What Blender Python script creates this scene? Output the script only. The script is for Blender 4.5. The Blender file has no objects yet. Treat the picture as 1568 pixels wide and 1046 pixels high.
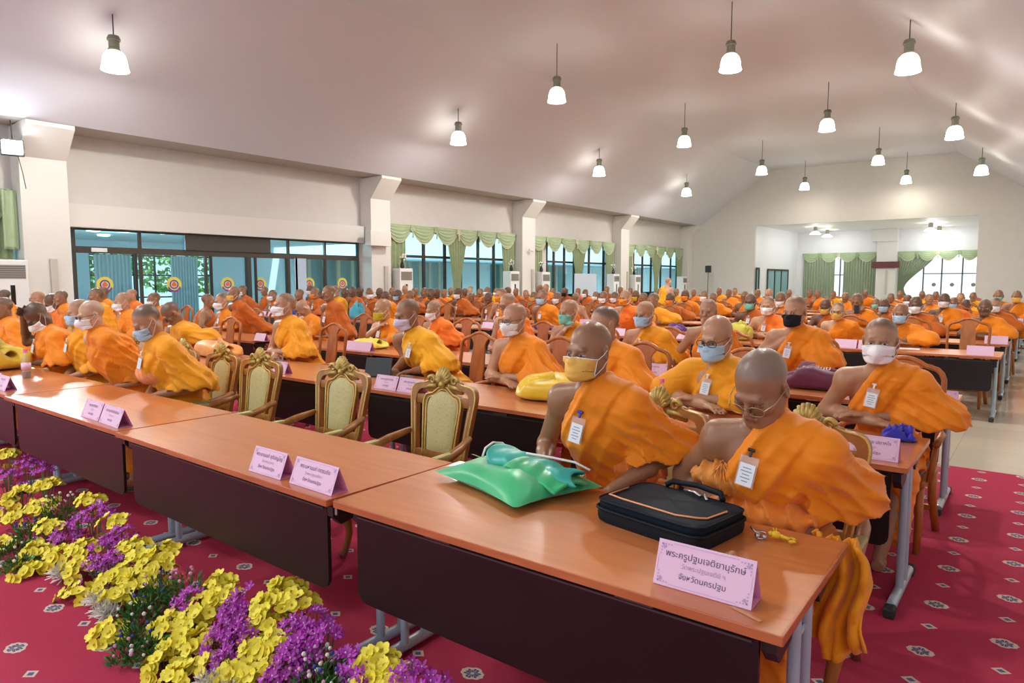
import bpy, bmesh, math, random
import numpy as np
from mathutils import Vector, Matrix
random.seed(7); np.random.seed(7)
PI = math.pi
SC = bpy.context.scene
COL = SC.collection

# ---------------------------------------------------------------- camera, world, exposure
cam_d = bpy.data.cameras.new('camera'); cam = bpy.data.objects.new('camera', cam_d); COL.objects.link(cam)
cam_d.sensor_width = 36.0; cam_d.lens = 36.0*1045.0/1568.0; cam_d.clip_start = 0.05; cam_d.clip_end = 400
cam.location = (0, 0, 1.6)
cam.rotation_euler = (math.radians(90-5.09), 0, math.radians(38.0))
SC.camera = cam
w = bpy.data.worlds.new('world'); SC.world = w; w.use_nodes = True
wn = w.node_tree.nodes; wn.clear()
bg = wn.new('ShaderNodeBackground'); wo = wn.new('ShaderNodeOutputWorld')
bg.inputs['Color'].default_value = (0.88, 0.94, 1.0, 1); bg.inputs['Strength'].default_value = 1.25
w.node_tree.links.new(bg.outputs[0], wo.inputs[0])
sun_d = bpy.data.lights.new('sun', 'SUN'); sun = bpy.data.objects.new('sun', sun_d); COL.objects.link(sun)
sun_d.energy = 6.0; sun_d.angle = .03; sun_d.color = (1,.96,.9); sun.rotation_euler = Vector((1.0,.25,1.3)).to_track_quat('Z','Y').to_euler()
SC.view_settings.view_transform = 'Standard'; SC.view_settings.look = 'None'
SC.view_settings.exposure = 0.30; SC.view_settings.gamma = 1.0; SC.view_settings.use_curve_mapping = False

# ---------------------------------------------------------------- materials
MATS = {}
def newmat(name):
    m = bpy.data.materials.new(name); m.use_nodes = True
    return m, m.node_tree.nodes, m.node_tree.links, m.node_tree.nodes['Principled BSDF']
def mat(name, col, rough=0.5, metal=0.0, noise=0.0, nscale=20.0, bump=0.0, bscale=60.0, emis=None, estr=0.0, coat=0.0, sheen=0.0, spec=0.5, alpha=1.0, trans=0.0, stretch=(1,1,1)):
    if name in MATS: return MATS[name]
    m, n, l, b = newmat(name)
    b.inputs['Base Color'].default_value = (*col, 1); b.inputs['Roughness'].default_value = rough
    b.inputs['Metallic'].default_value = metal; b.inputs['Specular IOR Level'].default_value = spec
    b.inputs['Coat Weight'].default_value = coat; b.inputs['Coat Roughness'].default_value = 0.15
    b.inputs['Sheen Weight'].default_value = sheen; b.inputs['Alpha'].default_value = alpha
    b.inputs['Transmission Weight'].default_value = trans
    if emis: b.inputs['Emission Color'].default_value = (*emis, 1); b.inputs['Emission Strength'].default_value = estr
    if noise > 0 or bump > 0:
        tc = n.new('ShaderNodeTexCoord'); mp = n.new('ShaderNodeMapping'); mp.inputs['Scale'].default_value = stretch
        l.new(tc.outputs['Object'], mp.inputs['Vector'])
    if noise > 0:
        t = n.new('ShaderNodeTexNoise'); t.inputs['Scale'].default_value = nscale; t.inputs['Detail'].default_value = 4
        l.new(mp.outputs[0], t.inputs['Vector'])
        r = n.new('ShaderNodeMapRange'); r.inputs['From Min'].default_value = .3; r.inputs['From Max'].default_value = .7
        r.inputs['To Min'].default_value = 1-noise; r.inputs['To Max'].default_value = 1+noise
        l.new(t.outputs['Fac'], r.inputs['Value'])
        h = n.new('ShaderNodeVectorMath'); h.operation = 'SCALE'; h.inputs[0].default_value = col
        l.new(r.outputs[0], h.inputs['Scale']); l.new(h.outputs[0], b.inputs['Base Color'])
    if bump > 0:
        t = n.new('ShaderNodeTexNoise'); t.inputs['Scale'].default_value = bscale; t.inputs['Detail'].default_value = 3
        l.new(mp.outputs[0], t.inputs['Vector'])
        bp = n.new('ShaderNodeBump'); bp.inputs['Strength'].default_value = bump; bp.inputs['Distance'].default_value = .01
        l.new(t.outputs['Fac'], bp.inputs['Height']); l.new(bp.outputs[0], b.inputs['Normal'])
    MATS[name] = m; return m
def mat_attr(name, rough, bump=0.0, bscale=200.0, spec=.5):
    if name in MATS: return MATS[name]
    m, n, l, b = newmat(name)
    a = n.new('ShaderNodeAttribute'); a.attribute_name = 'Col'; l.new(a.outputs['Color'], b.inputs['Base Color'])
    b.inputs['Roughness'].default_value = rough; b.inputs['Specular IOR Level'].default_value = spec
    if bump:
        tc = n.new('ShaderNodeTexCoord'); t = n.new('ShaderNodeTexNoise'); t.inputs['Scale'].default_value = bscale
        l.new(tc.outputs['Object'], t.inputs['Vector']); bp = n.new('ShaderNodeBump'); bp.inputs['Strength'].default_value = bump
        bp.inputs['Distance'].default_value = .003
        l.new(t.outputs['Fac'], bp.inputs['Height']); l.new(bp.outputs[0], b.inputs['Normal'])
    MATS[name] = m; return m

# ---------------------------------------------------------------- mesh helper
class MB:
    def __init__(s): s.v = []; s.f = []
    def add(s, vs, fs):
        o = len(s.v); s.v += [tuple(p) for p in vs]; s.f += [tuple(i+o for i in f) for f in fs]; return s
    def box(s, c, d, R=None, bev=0.0):
        x, y, z = d[0]/2, d[1]/2, d[2]/2
        if bev <= 0:
            vs = [Vector((a*x, b*y, e*z)) for e in (-1, 1) for b in (-1, 1) for a in (-1, 1)]
            fs = [(0,2,3,1),(4,5,7,6),(0,1,5,4),(2,6,7,3),(0,4,6,2),(1,3,7,5)]
        else:
            bm = bmesh.new(); bmesh.ops.create_cube(bm, size=1)
            for v in bm.verts: v.co = Vector((v.co.x*d[0], v.co.y*d[1], v.co.z*d[2]))
            bmesh.ops.bevel(bm, geom=bm.edges[:], offset=min(bev, min(d)*.45), segments=2, affect='EDGES', profile=.5)
            bm.verts.index_update(); vs = [v.co.copy() for v in bm.verts]; fs = [tuple(v.index for v in f.verts) for f in bm.faces]; bm.free()
        if R is not None: vs = [R @ v for v in vs]
        c = Vector(c); return s.add([v+c for v in vs], fs)
    def quad(s, a, b, c, d): return s.add([a, b, c, d], [(0,1,2,3)])
    def prism(s, poly, axis, a, b):
        # poly: list of 2D points; axis: 'x','y','z' extrusion from a to b
        n = len(poly)
        def P(p, t):
            return {'x': (t, p[0], p[1]), 'y': (p[0], t, p[1]), 'z': (p[0], p[1], t)}[axis]
        vs = [P(p, a) for p in poly] + [P(p, b) for p in poly]
        fs = [tuple(range(n))[::-1], tuple(range(n, 2*n))] + [(i, (i+1) % n, n+(i+1) % n, n+i) for i in range(n)]
        return s.add(vs, fs)
    def tube(s, pts, r, n=8, cap=True, flat=1.0, up=None):
        pts = [Vector(p) for p in pts]; rs = r if isinstance(r, (list, tuple)) else [r]*len(pts)
        rings = []; prev = None
        for i, p in enumerate(pts):
            t = (pts[min(i+1, len(pts)-1)] - pts[max(i-1, 0)])
            t = t.normalized() if t.length > 1e-9 else Vector((0,0,1))
            if prev is None:
                u = Vector(up) if up else (Vector((0,0,1)) if abs(t.z) < .9 else Vector((1,0,0)))
            else: u = prev
            u = (u - t*u.dot(t)); u = u.normalized() if u.length > 1e-6 else t.orthogonal().normalized()
            v = t.cross(u); prev = u
            rings.append([p + (u*math.cos(2*PI*k/n)*flat + v*math.sin(2*PI*k/n))*rs[i] for k in range(n)])
        vs = [q for rg in rings for q in rg]; fs = []
        for i in range(len(pts)-1):
            for k in range(n):
                a = i*n+k; b = i*n+(k+1) % n; fs.append((a, b, b+n, a+n))
        if cap: fs.append(tuple(range(n))[::-1]); fs.append(tuple((len(pts)-1)*n+k for k in range(n)))
        return s.add(vs, fs)
    def lathe(s, prof, c=(0,0,0), n=20, ax=None):
        vs = []; fs = []; c = Vector(c)
        for (r, z) in prof:
            for k in range(n): vs.append(Vector((r*math.cos(2*PI*k/n), r*math.sin(2*PI*k/n), z)))
        for i in range(len(prof)-1):
            for k in range(n):
                a = i*n+k; b = i*n+(k+1) % n; fs.append((a, b, b+n, a+n))
        if prof[0][0] > 1e-4: fs.append(tuple(range(n))[::-1])
        if prof[-1][0] > 1e-4: fs.append(tuple((len(prof)-1)*n+k for k in range(n)))
        if ax is not None: vs = [ax @ v for v in vs]
        return s.add([v+c for v in vs], fs)
    def ball(s, c, r, n=10, m=7, R=None):
        if not isinstance(r, (tuple, list)): r = (r, r, r)
        prof = []; vs = []; fs = []
        for i in range(m+1):
            a = -PI/2 + PI*i/m
            for k in range(n):
                v = Vector((r[0]*math.cos(a)*math.cos(2*PI*k/n), r[1]*math.cos(a)*math.sin(2*PI*k/n), r[2]*math.sin(a)))
                if R is not None: v = R @ v
                vs.append(v+Vector(c))
        for i in range(m):
            for k in range(n):
                a = i*n+k; b = i*n+(k+1) % n; fs.append((a, b, b+n, a+n))
        return s.add(vs, fs)
    def grid(s, fn, nu, nv, thick=0.0):
        vs = [Vector(fn(i/nu, j/nv)) for j in range(nv+1) for i in range(nu+1)]
        W = nu+1; fs = [(j*W+i, j*W+i+1, (j+1)*W+i+1, (j+1)*W+i) for j in range(nv) for i in range(nu)]
        if thick:
            N = len(vs); nor = [Vector((0,0,0)) for _ in vs]
            for f in fs:
                nn = (vs[f[2]]-vs[f[0]]).cross(vs[f[3]]-vs[f[1]])
                for q in f: nor[q] += nn
            vs2 = [v - (nn.normalized() if nn.length > 0 else nn)*thick for v, nn in zip(vs, nor)]
            edge = []
            for i in range(nu): edge.append((i, i+1)); edge.append((nv*W+i+1, nv*W+i))
            for j in range(nv): edge.append(((j+1)*W, j*W)); edge.append((j*W+nu, (j+1)*W+nu))
            fs = fs + [tuple(q+N for q in f[::-1]) for f in fs] + [(b, a, a+N, b+N) for a, b in edge]
            vs = vs + vs2
        return s.add(vs, fs)
    def build(s, name, m, parent=None, smooth=False, loc=None, m2=None, n1=0):
        me = bpy.data.meshes.new(name); me.from_pydata([tuple(v) for v in s.v], [], s.f)
        me.update()
        if m2: me.polygons.foreach_set('material_index', [0 if k < n1 else 1 for k in range(len(s.f))])
        bm = bmesh.new(); bm.from_mesh(me); bmesh.ops.remove_doubles(bm, verts=bm.verts, dist=1e-6)
        bmesh.ops.recalc_face_normals(bm, faces=bm.faces); bm.to_mesh(me); bm.free()
        if smooth: me.shade_smooth() if smooth == True else (me.shade_smooth(), me.set_sharp_from_angle(angle=smooth))
        if m: me.materials.append(m)
        if m2: me.materials.append(m2)
        o = bpy.data.objects.new(name, me); COL.objects.link(o)
        if parent: o.parent = parent
        if loc: o.location = loc
        return o
SM = math.radians(38)
def thing(name, label, cat, loc=(0,0,0), rz=0.0, group=None):
    o = bpy.data.objects.new(name, None); COL.objects.link(o); o.location = loc; o.rotation_euler = (0,0,rz)
    o.empty_display_size = .1
    return tag(o, label, cat, group)
def tag(o, label, cat, group=None, kind=None):
    o['label'] = label; o['category'] = cat
    if group: o['group'] = group
    if kind: o['kind'] = kind
    return o
def struct(o): o['kind'] = 'structure'; return o
KIDS = {}
def dup(root, loc, rz, label, group=None, cat=None):
    r = root.copy(); COL.objects.link(r); r.location = loc; r.rotation_euler = (0,0,rz); r['label'] = label
    if cat: r['category'] = cat
    if group: r['group'] = group
    for ch in [c for c in ALLK(root)]:
        c = ch.copy(); COL.objects.link(c); c.parent = r
        for g in ALLK(ch):
            d = g.copy(); COL.objects.link(d); d.parent = c
    return r
def ALLK(o): 
    if o.name not in KIDS: KIDS[o.name] = [c for c in bpy.data.objects if c.parent == o]
    return KIDS[o.name]
_U = ['','first','second','third','fourth','fifth','sixth','seventh','eighth','ninth','tenth','eleventh','twelfth','thirteenth','fourteenth','fifteenth','sixteenth','seventeenth','eighteenth','nineteenth']
_T = {2:('twenty','twentieth'),3:('thirty','thirtieth'),4:('forty','fortieth'),5:('fifty','fiftieth'),6:('sixty','sixtieth'),7:('seventy','seventieth'),8:('eighty','eightieth'),9:('ninety','ninetieth')}
ORD = [_U[k] if k < 20 else (_T[k//10][1] if k % 10 == 0 else _T[k//10][0]+'-'+_U[k % 10]) for k in range(1, 100)]

# ---------------------------------------------------------------- the hall
XW, XF, XC = -18.6, -18.06, -17.5      # left wall plane, column face, ceiling edge
YB, YF = -4.0, 41.97
ZE, ZT = 5.08, 8.14
XA, XB, XR = -13.3, -3.95, 0.3
XRW = 1.4
wallm = mat('painted_wall', (.62,.60,.58), .55, noise=.02, nscale=3)
colm = mat('painted_column', (.70,.68,.655), .5)
ceilm = mat('painted_ceiling', (.61,.60,.675), .56, noise=.01, nscale=1.5, spec=.28)
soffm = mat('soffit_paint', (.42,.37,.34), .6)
# floor tile
m, n, l, b = newmat('polished_cream_tile'); tile = m
tc = n.new('ShaderNodeTexCoord'); br = n.new('ShaderNodeTexBrick'); br.offset = 0
br.inputs['Scale'].default_value = 1.0; br.inputs['Brick Width'].default_value = .6; br.inputs['Row Height'].default_value = .6
br.inputs['Mortar Size'].default_value = .003; br.inputs['Color1'].default_value = (.62,.57,.45,1); br.inputs['Color2'].default_value = (.58,.53,.42,1)
br.inputs['Mortar'].default_value = (.45,.40,.32,1)
l.new(tc.outputs['Object'], br.inputs['Vector']); l.new(br.outputs['Color'], b.inputs['Base Color'])
b.inputs['Roughness'].default_value = .12; b.inputs['Specular IOR Level'].default_value = .6
# carpet with two sizes of medallion
def carpet_mat():
    m, n, l, b = newmat('red_medallion_carpet')
    def M(op, a, c=None, d=None):
        x = n.new('ShaderNodeMath'); x.operation = op
        for i, q in enumerate((a, c, d)):
            if q is None: continue
            if isinstance(q, (int, float)): x.inputs[i].default_value = q
            else: l.new(q, x.inputs[i])
        return x.outputs[0]
    tc = n.new('ShaderNodeTexCoord'); sp = n.new('ShaderNodeSeparateXYZ'); l.new(tc.outputs['Object'], sp.inputs[0])
    X, Y = sp.outputs[0], sp.outputs[1]
    def lattice(ox, oy, px, py):
        u = M('SUBTRACT', M('FLOORED_MODULO', M('ADD', X, -ox+px/2), px), px/2)
        v = M('SUBTRACT', M('FLOORED_MODULO', M('ADD', Y, -oy+py/2), py), py/2)
        return M('ABSOLUTE', u), M('ABSOLUTE', v)
    def mix(fac, a, c):
        x = n.new('ShaderNodeMix'); x.data_type = 'RGBA'; l.new(fac, x.inputs[0])
        for i, q in ((6, a), (7, c)):
            if isinstance(q, tuple): x.inputs[i].default_value = (*q, 1)
            else: l.new(q, x.inputs[i])
        return x.outputs[2]
    nz = n.new('ShaderNodeTexNoise'); nz.inputs['Scale'].default_value = 180; nz.inputs['Detail'].default_value = 3
    l.new(tc.outputs['Object'], nz.inputs['Vector'])
    nz2 = n.new('ShaderNodeTexNoise'); nz2.inputs['Scale'].default_value = 2.5; l.new(tc.outputs['Object'], nz2.inputs['Vector'])
    base = mix(nz.outputs['Fac'], (.31,.022,.055), (.54,.055,.13))
    base = mix(M('MULTIPLY', nz2.outputs['Fac'], .5), base, (.46,.035,.07))
    col = base
    cream, blue = (.62,.55,.45), (.055,.07,.20)
    for (ox, oy) in ((-.345, 3.31), (-.345+.283, 3.61)):
        u, v = lattice(ox, oy, .566, .54)
        dd = M('ADD', M('DIVIDE', u, .060), M('DIVIDE', v, .046))          # diamond / eye
        e = M('POWER', M('ADD', M('POWER', M('DIVIDE', u, .056), 1.5), M('POWER', M('DIVIDE', v, .043), 1.5)), .67)
        petals = M('SINE', M('MULTIPLY', M('ARCTAN2', M('MULTIPLY', v, 1.3), u), 8.0))
        inner = M('LESS_THAN', M('ADD', e, M('MULTIPLY', petals, .12)), .66)
        hole = M('LESS_THAN', e, .16)
        spokes = M('MULTIPLY', M('LESS_THAN', M('ABSOLUTE', M('ADD', petals, .2)), .35), M('LESS_THAN', e, .6))
        edge = M('LESS_THAN', M('ADD', e, M('MULTIPLY', petals, .05)), 1.0)
        col = mix(edge, col, cream); col = mix(inner, col, blue); col = mix(spokes, col, cream); col = mix(hole, col, cream)
        u, v = lattice(ox, oy+.27, .566, .54)
        e = M('ADD', M('DIVIDE', u, .036), M('DIVIDE', v, .030))
        col = mix(M('LESS_THAN', e, 1.0), col, cream); col = mix(M('LESS_THAN', e, .5), col, (.10,.12,.30))
    l.new(col, b.inputs['Base Color']); b.inputs['Roughness'].default_value = .95; b.inputs['Specular IOR Level'].default_value = .15
    bp = n.new('ShaderNodeBump'); bp.inputs['Strength'].default_value = .5; bp.inputs['Distance'].default_value = .004
    l.new(nz.outputs['Fac'], bp.inputs['Height']); l.new(bp.outputs[0], b.inputs['Normal'])
    return m
struct(MB().box(((XW+XRW)/2-1, (YB+56)/2, -.055), (24, 60.5, .1)).build('floor', tile))
c = MB().box(((-14+XRW)/2, 1.45, -.001), (14+XRW-.02, 10.9, .012)).build('carpet', carpet_mat())
tag(c, 'crimson carpet with cream and blue medallions under the first three table rows', 'carpet')
# ceiling (thick slabs)
def slab(name, a, b_, m, th=.12, y0=YB, y1=YF):
    (x0, z0), (x1, z1) = a, b_
    return struct(MB().prism([(x0,z0),(x1,z1),(x1,z1+th),(x0,z0+th)], 'y', y0, y1).build(name, m))
slab('ceiling_left_slope', (XC, ZE), (XA, ZT), ceilm)
slab('ceiling', (XA, ZT), (XB, ZT), ceilm)
slab('ceiling_right_slope', (XB, ZT), (XR, ZE), ceilm)
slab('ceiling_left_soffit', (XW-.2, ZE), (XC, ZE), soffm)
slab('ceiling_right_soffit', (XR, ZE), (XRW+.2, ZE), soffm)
# right wall and columns (beside the camera)
struct(MB().box((XRW+.1, (YB+YF)/2, ZE/2), (.2, YF-YB, ZE)).build('wall_right', wallm))
# gable wall with opening
OX0, OX1, OZ = -14.1, -2.87, 4.9
g = MB()
g.prism([(XW-.2,0),(OX0,0),(OX0,OZ),(OX1,OZ),(OX1,0),(XRW+.2,0),(XRW+.2,ZE+.1),(XR,ZE+.1),(XB,ZT+.1),(XA,ZT+.1),(XC,ZE+.1),(XW-.2,ZE+.1)], 'y', YF, YF+.25)
struct(g.build('wall_far', wallm))
# recess room
rec = mat('recess_paint', (.78,.78,.80), .55)
struct(MB().box((-14.2, 46.6, 2.5), (.2, 8.8, 5.0)).build('wall_recess_left', rec))
struct(MB().box((-1.6, 46.6, 2.5), (.2, 8.8, 5.0)).build('wall_recess_right', rec))
struct(MB().box((-7.9, 46.6, 5.02), (12.8, 8.9, .12)).build('ceiling_recess', rec))
bw = MB(); YR = 51.0
for (x0,x1,z0,z1) in ((-14.1,-13.6,0,5),(-13.6,-9.0,3.45,5),(-9.0,-7.7,0,5),(-7.7,-1.7,3.45,5),(-13.6,-9.0,0,.25),(-3.2,-1.7,0,3.45)):
    bw.box(((x0+x1)/2, YR+.1, (z0+z1)/2), (x1-x0, .2, z1-z0))
struct(bw.build('wall_recess_back', rec))
struct(MB().box((-8.35, YR-.35, 2.5), (1.15, .7, 5)).box((-8.5, YR-.45, 4.55), (1.5, .75, .8)).build('column_recess', colm))
fr = mat('dark_window_frame', (.022,.020,.018), .4)
darkb = mat('bronze_frame', (.055,.045,.035), .4)
glassm = None
def glass_mat(name, tint, refl=.12, rough=.02):
    m = bpy.data.materials.new(name); m.use_nodes = True; n = m.node_tree.nodes; l = m.node_tree.links; n.clear()
    o = n.new('ShaderNodeOutputMaterial'); mx = n.new('ShaderNodeMixShader'); t = n.new('ShaderNodeBsdfTransparent'); g = n.new('ShaderNodeBsdfGlossy')
    t.inputs[0].default_value = (*tint, 1); g.inputs['Roughness'].default_value = rough
    f = n.new('ShaderNodeLayerWeight'); f.inputs[0].default_value = .5
    pw = n.new('ShaderNodeMath'); pw.operation = 'POWER'; pw.inputs[1].default_value = 4; l.new(f.outputs['Facing'], pw.inputs[0])
    ad = n.new('ShaderNodeMath'); ad.operation = 'MULTIPLY_ADD'; ad.inputs[1].default_value = .6; ad.inputs[2].default_value = refl; l.new(pw.outputs[0], ad.inputs[0])
    l.new(ad.outputs[0], mx.inputs[0]); l.new(t.outputs[0], mx.inputs[1]); l.new(g.outputs[0], mx.inputs[2]); l.new(mx.outputs[0], o.inputs[0])
    return m
teal = glass_mat('teal_tinted_glass', (.70,.92,.96), .06)
clear = glass_mat('clear_glass', (.95,.98,.98), .02)
# left wall: solid pieces between openings
WY = [(YB, -1.0), (-1.0, 5.4), (6.35, 15.35), (16.3, 23.95), (24.8, 32.55), (33.5, 41.5)]   # bays
lw = MB()
def lwp(y0, y1, z0, z1): lw.box((XW-.1, (y0+y1)/2, (z0+z1)/2), (.2, y1-y0, z1-z0))
lwp(YB, 1.5, 0, ZE); lwp(1.5, 5.4, 3.6, ZE); lwp(5.4, 6.5, 0, ZE)
lwp(6.5, 15.35, 2.9, ZE); lwp(15.35, 17.1, 0, ZE)
for (y0, y1) in ((17.1,23.4),(26.4,32.0),(35.0,41.0)): lwp(y0, y1, 3.45, ZE)
lwp(23.4, 26.4, 0, ZE); lwp(32.0, 35.0, 0, ZE); lwp(41.0, YF+.2, 0, ZE)
struct(lw.build('wall_left', wallm))
# columns with haunches
for i, (y0, y1) in enumerate([(-3.2,-2.3),(5.40,6.35),(15.4,16.27),(23.85,24.8),(32.6,33.5),(41.3,41.96)]):
    cm = MB().box(((XW+XF)/2, (y0+y1)/2, ZE/2-.01), (XF-XW, y1-y0, ZE-.02), bev=.01)
    cm.prism([(XF-.02,4.33),(XC+.02,4.98),(XC+.02,ZE-.01),(XF-.02,ZE-.01)], 'y', y0, y1)
    struct(cm.build('column_%d' % (i+1), colm))
struct(MB().box((XW+.12, 10.85, 3.16), (.26, 9.0, .55)).build('beam_door', colm))
struct(MB().box((XF+.12, 15.6, 2.82+.2), (.3, .9, .5), bev=.01).build('trim_1', colm))
# conduit trunks beside columns
for i, y in enumerate((5.95, 16.0, 24.55, 33.3)):
    struct(MB().box((XF+.04, y, 1.05), (.08, .14, 2.1)).build('trim_%d' % (i+2), mat('grey_trunking', (.50,.47,.43), .5)))
# glazed doors
def window(name, y0, y1, z0, z1, vs, hs, fm, gm, t=.07, x=XW-.05, lab=None):
    root = bpy.data.objects.new(name, None); COL.objects.link(root); struct(root)
    f = MB()
    for y in vs: f.box((x, y, (z0+z1)/2), (.08, t, z1-z0))
    for z, yy0, yy1, tt in hs: f.box((x, (yy0+yy1)/2, z), (.085, yy1-yy0, tt))
    o = f.build('window_frame', fm, root); struct(o)
    p = MB().box((x, (y0+y1)/2, (z0+z1)/2), (.006, y1-y0, z1-z0)).build('window_pane', gm, root); struct(p)
    return root
ww = window('window_1', 6.55, 15.3, 0.02, 2.9, [6.6, 8.14, 9.89, 11.24, 12.56, 13.93, 15.27], [(2.87,6.55,15.3,.07),(2.36,6.55,15.3,.16),(.06,6.55,15.3,.1)], darkb, teal)
# dark header screens in the transom, sliding door stiles
struct(MB().box((XW+.02, 10.6, 2.64), (.04, 2.6, .42)).build('trim_header', darkb))
for i, y in enumerate((8.0, 10.02, 11.1, 11.4, 12.45, 12.8, 13.85)):
    struct(MB().box((XW+.0, y, 1.15), (.05, .07, 2.3)).build('trim_stile_%d' % (i+1), fr))
struct(MB().box((XW+.01, 12.95, 1.15), (.03, .42, 2.3)).build('door_1', mat('pale_blue_panel', (.50,.62,.78), .4)))
for i, (y0, y1, ms) in enumerate(((17.1,23.4,[17.4,18.43,19.58,20.5,21.57,22.59,23.35]),(26.4,32.0,[26.5,27.1,28.0,28.88,30.3,31.75]),(35.0,41.0,[35.1,36.2,37.3,38.6,40.0,40.9]))):
    window('window_%d' % (i+2), y0, y1, .1, 3.45, ms, [(3.42,y0,y1,.06),(2.5,y0,y1,.1),(.15,y0,y1,.1)], fr, teal, t=.11)
window('window_5', 1.5, 5.4, .1, 3.6, [1.6,3.0,4.4,5.3], [(2.4,1.5,5.4,.1)], fr, teal)
# recess back windows / doors (bright outside)
def rwin(name, x0, x1, z0, z1, xs, hs):
    root = bpy.data.objects.new(name, None); COL.objects.link(root); struct(root); f = MB()
    for x in xs: f.box((x, YR+.05, (z0+z1)/2), (.08, .08, z1-z0))
    for z, a, b_ in hs: f.box(((a+b_)/2, YR+.05, z), (b_-a, .08, .06))
    struct(f.build('window_frame', mat('glare_grey_frame', (.10,.10,.11), .4), root))  # grey puts the washed-out glare of the bright windows into the frame colour
    struct(MB().box(((x0+x1)/2, YR+.05, (z0+z1)/2), (x1-x0, .006, z1-z0)).build('window_pane', clear, root))
rwin('window_6', -13.6, -9.0, .25, 3.45, [-13.5,-11.25,-9.1], [(2.0,-13.6,-9.0)])
rwin('window_7', -7.7, -3.2, .02, 3.45, [-7.65,-6.3,-5.3,-4.2,-3.25], [(2.05,-6.3,-3.2)])
# recess left wall doors
for i, (y0, y1, z1) in enumerate(((42.25,42.7,2.35),(44.4,48.7,2.3))):
    f = MB(); x = -14.07
    f.box((x, (y0+y1)/2, z1/2), (.05, y1-y0, z1))
    struct(f.build('door_%d' % (i+2), mat('pale_teal_glazing', (.22,.42,.45), .15)))
    f = MB()
    for y in ((y0, y1) if i == 0 else (y0, 45.8, 47.2, y1)): f.box((x+.04, y, z1/2), (.05, .12, z1))
    f.box((x+.04, (y0+y1)/2, z1), (.05, y1-y0+.1, .12)); struct(f.build('trim_door_%d' % (i+2), fr))
t = MB().box((-8.35, YR-.80, 2.63), (1.6, .1, .42), bev=.01).build('sign_board', mat('maroon_board', (.10,.012,.02), .4)); tag(t, 'dark maroon sign board mounted across the column in the far recess', 'sign')
t = MB().box((-8.3, YR-.73, 1.5), (.12, .06, 1.6)).build('wall_trunking', mat('grey_trunking', (.5,.47,.43), .5)); struct(t)

# ---------------------------------------------------------------- outside the glazing
outw = mat('outer_white_wall', (.72,.82,.90), .7); outg = mat('outer_ground', (.45,.45,.42), .8)
struct(MB().box((-40, 22, -.09), (42.6, 90, .1)).build('ground_outside', outg))
struct(MB().box((-6, 70, -.09), (60, 30, .1)).build('ground_rear', outg))
struct(MB().box((-22.4, 10.5, 3.06), (7.2, 12.5, .14)).build('canopy_outside', mat('canopy_white', (.62,.76,.86), .6)))
for i, (x, y) in enumerate(((-20.6,7.8),(-20.2,9.5),(-20.9,11.2),(-22.5,8.8))):
    t = MB().lathe([(.16,0),(.17,-.04),(.12,-.05)], (x, y, 2.99), 14).build('downlight', mat('downlight_glow', (1,1,1), .5, emis=(1,.98,.9), estr=9)); tag(t, '%s small downlight in the canopy beyond the glass doors' % ORD[i], 'ceiling light', 'downlights beyond the glass doors')
for x, y in ((-20.6,8.6),(-20.6,12.5)):  # fill points added to brighten under the canopy, not set in any fixture
    ld = bpy.data.lights.new('canopy_fill', 'POINT'); ld.energy = 70; ld.shadow_soft_size = .15; ld.color = (.9,.96,1)
    lo = bpy.data.objects.new('canopy_fill', ld); COL.objects.link(lo); lo.location = (x, y, 2.6)
# rear hall facade behind the doors
fac = MB()
for (y0,y1,z0,z1) in ((2,6.3,0,4.8),(6.3,70,2.6,4.8),(8.4,9.6,0,2.6),(14,18.0,0,2.6),(18,70,0,.7),(22,23.4,0,2.6),(27,31,0,2.6),(34,35,0,2.6),(39,44,0,2.6),(50,70,0,2.6)):
    fac.box((-26.0, (y0+y1)/2, (z0+z1)/2), (.3, y1-y0, z1-z0))
t = fac.build('annex_wall', outw); struct(t)
struct(MB().box((-25.0, 40, 2.62), (2.2, 46, .10)).build('annex_canopy', mat('eave_grey_blue', (.30,.42,.50), .6)))
ag = mat('annex_teal_glass', (.14,.34,.36), .12); apo = mat('annex_post_cream', (.55,.48,.36), .6)
for i, (y0, y1) in enumerate(((18,22),(23.4,27),(31,34),(35,39),(44,50))):
    struct(MB().box((-26.05, (y0+y1)/2, 1.65), (.05, y1-y0, 1.9)).build('window_annex_%d' % (i+1), ag if i != 1 else mat('annex_pale_glass', (.35,.55,.6), .12)))
    q = MB()
    for k in range(5): q.box((-25.8, y0+(y1-y0)*(k+.5)/5, 1.5), (.12, .16, 2.2))
    struct(q.build('trim_annex_post_%d' % (i+1), apo))
for i, (y0, y1) in enumerate(((6.4,7.3),(9.7,10.9),(12.3,13.3))):
    t = MB().grid(lambda u, v: (-25.7+.05*math.sin(u*60), y0+(y1-y0)*u, 2.5-2.54*v), 60, 3, .01).build('sheer_curtain', mat('pale_sheer', (.66,.76,.80), .7)); tag(t, 'pale sheer curtain in the annex beyond the glass doors, %s from the left' % ORD[i], 'curtain')
for i, (y0, y1) in enumerate(((6.3,8.4),(9.6,14))):
    f = MB(); nn = int((y1-y0)/.7)
    for k in range(nn+1): f.box((-25.9, y0+(y1-y0)*k/nn, 1.4), (.06, .05, 2.4))
    for z in (1.0, 1.8, 2.5): f.box((-25.9, (y0+y1)/2, z), (.06, y1-y0, .05))
    struct(f.build('trim_annex_%d' % (i+1), fr))
treem = mat('tree_leaves', (.10,.26,.05), .7, noise=.5, nscale=3, bump=.3, bscale=8)
bark = mat('bark', (.12,.08,.05), .9)
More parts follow.
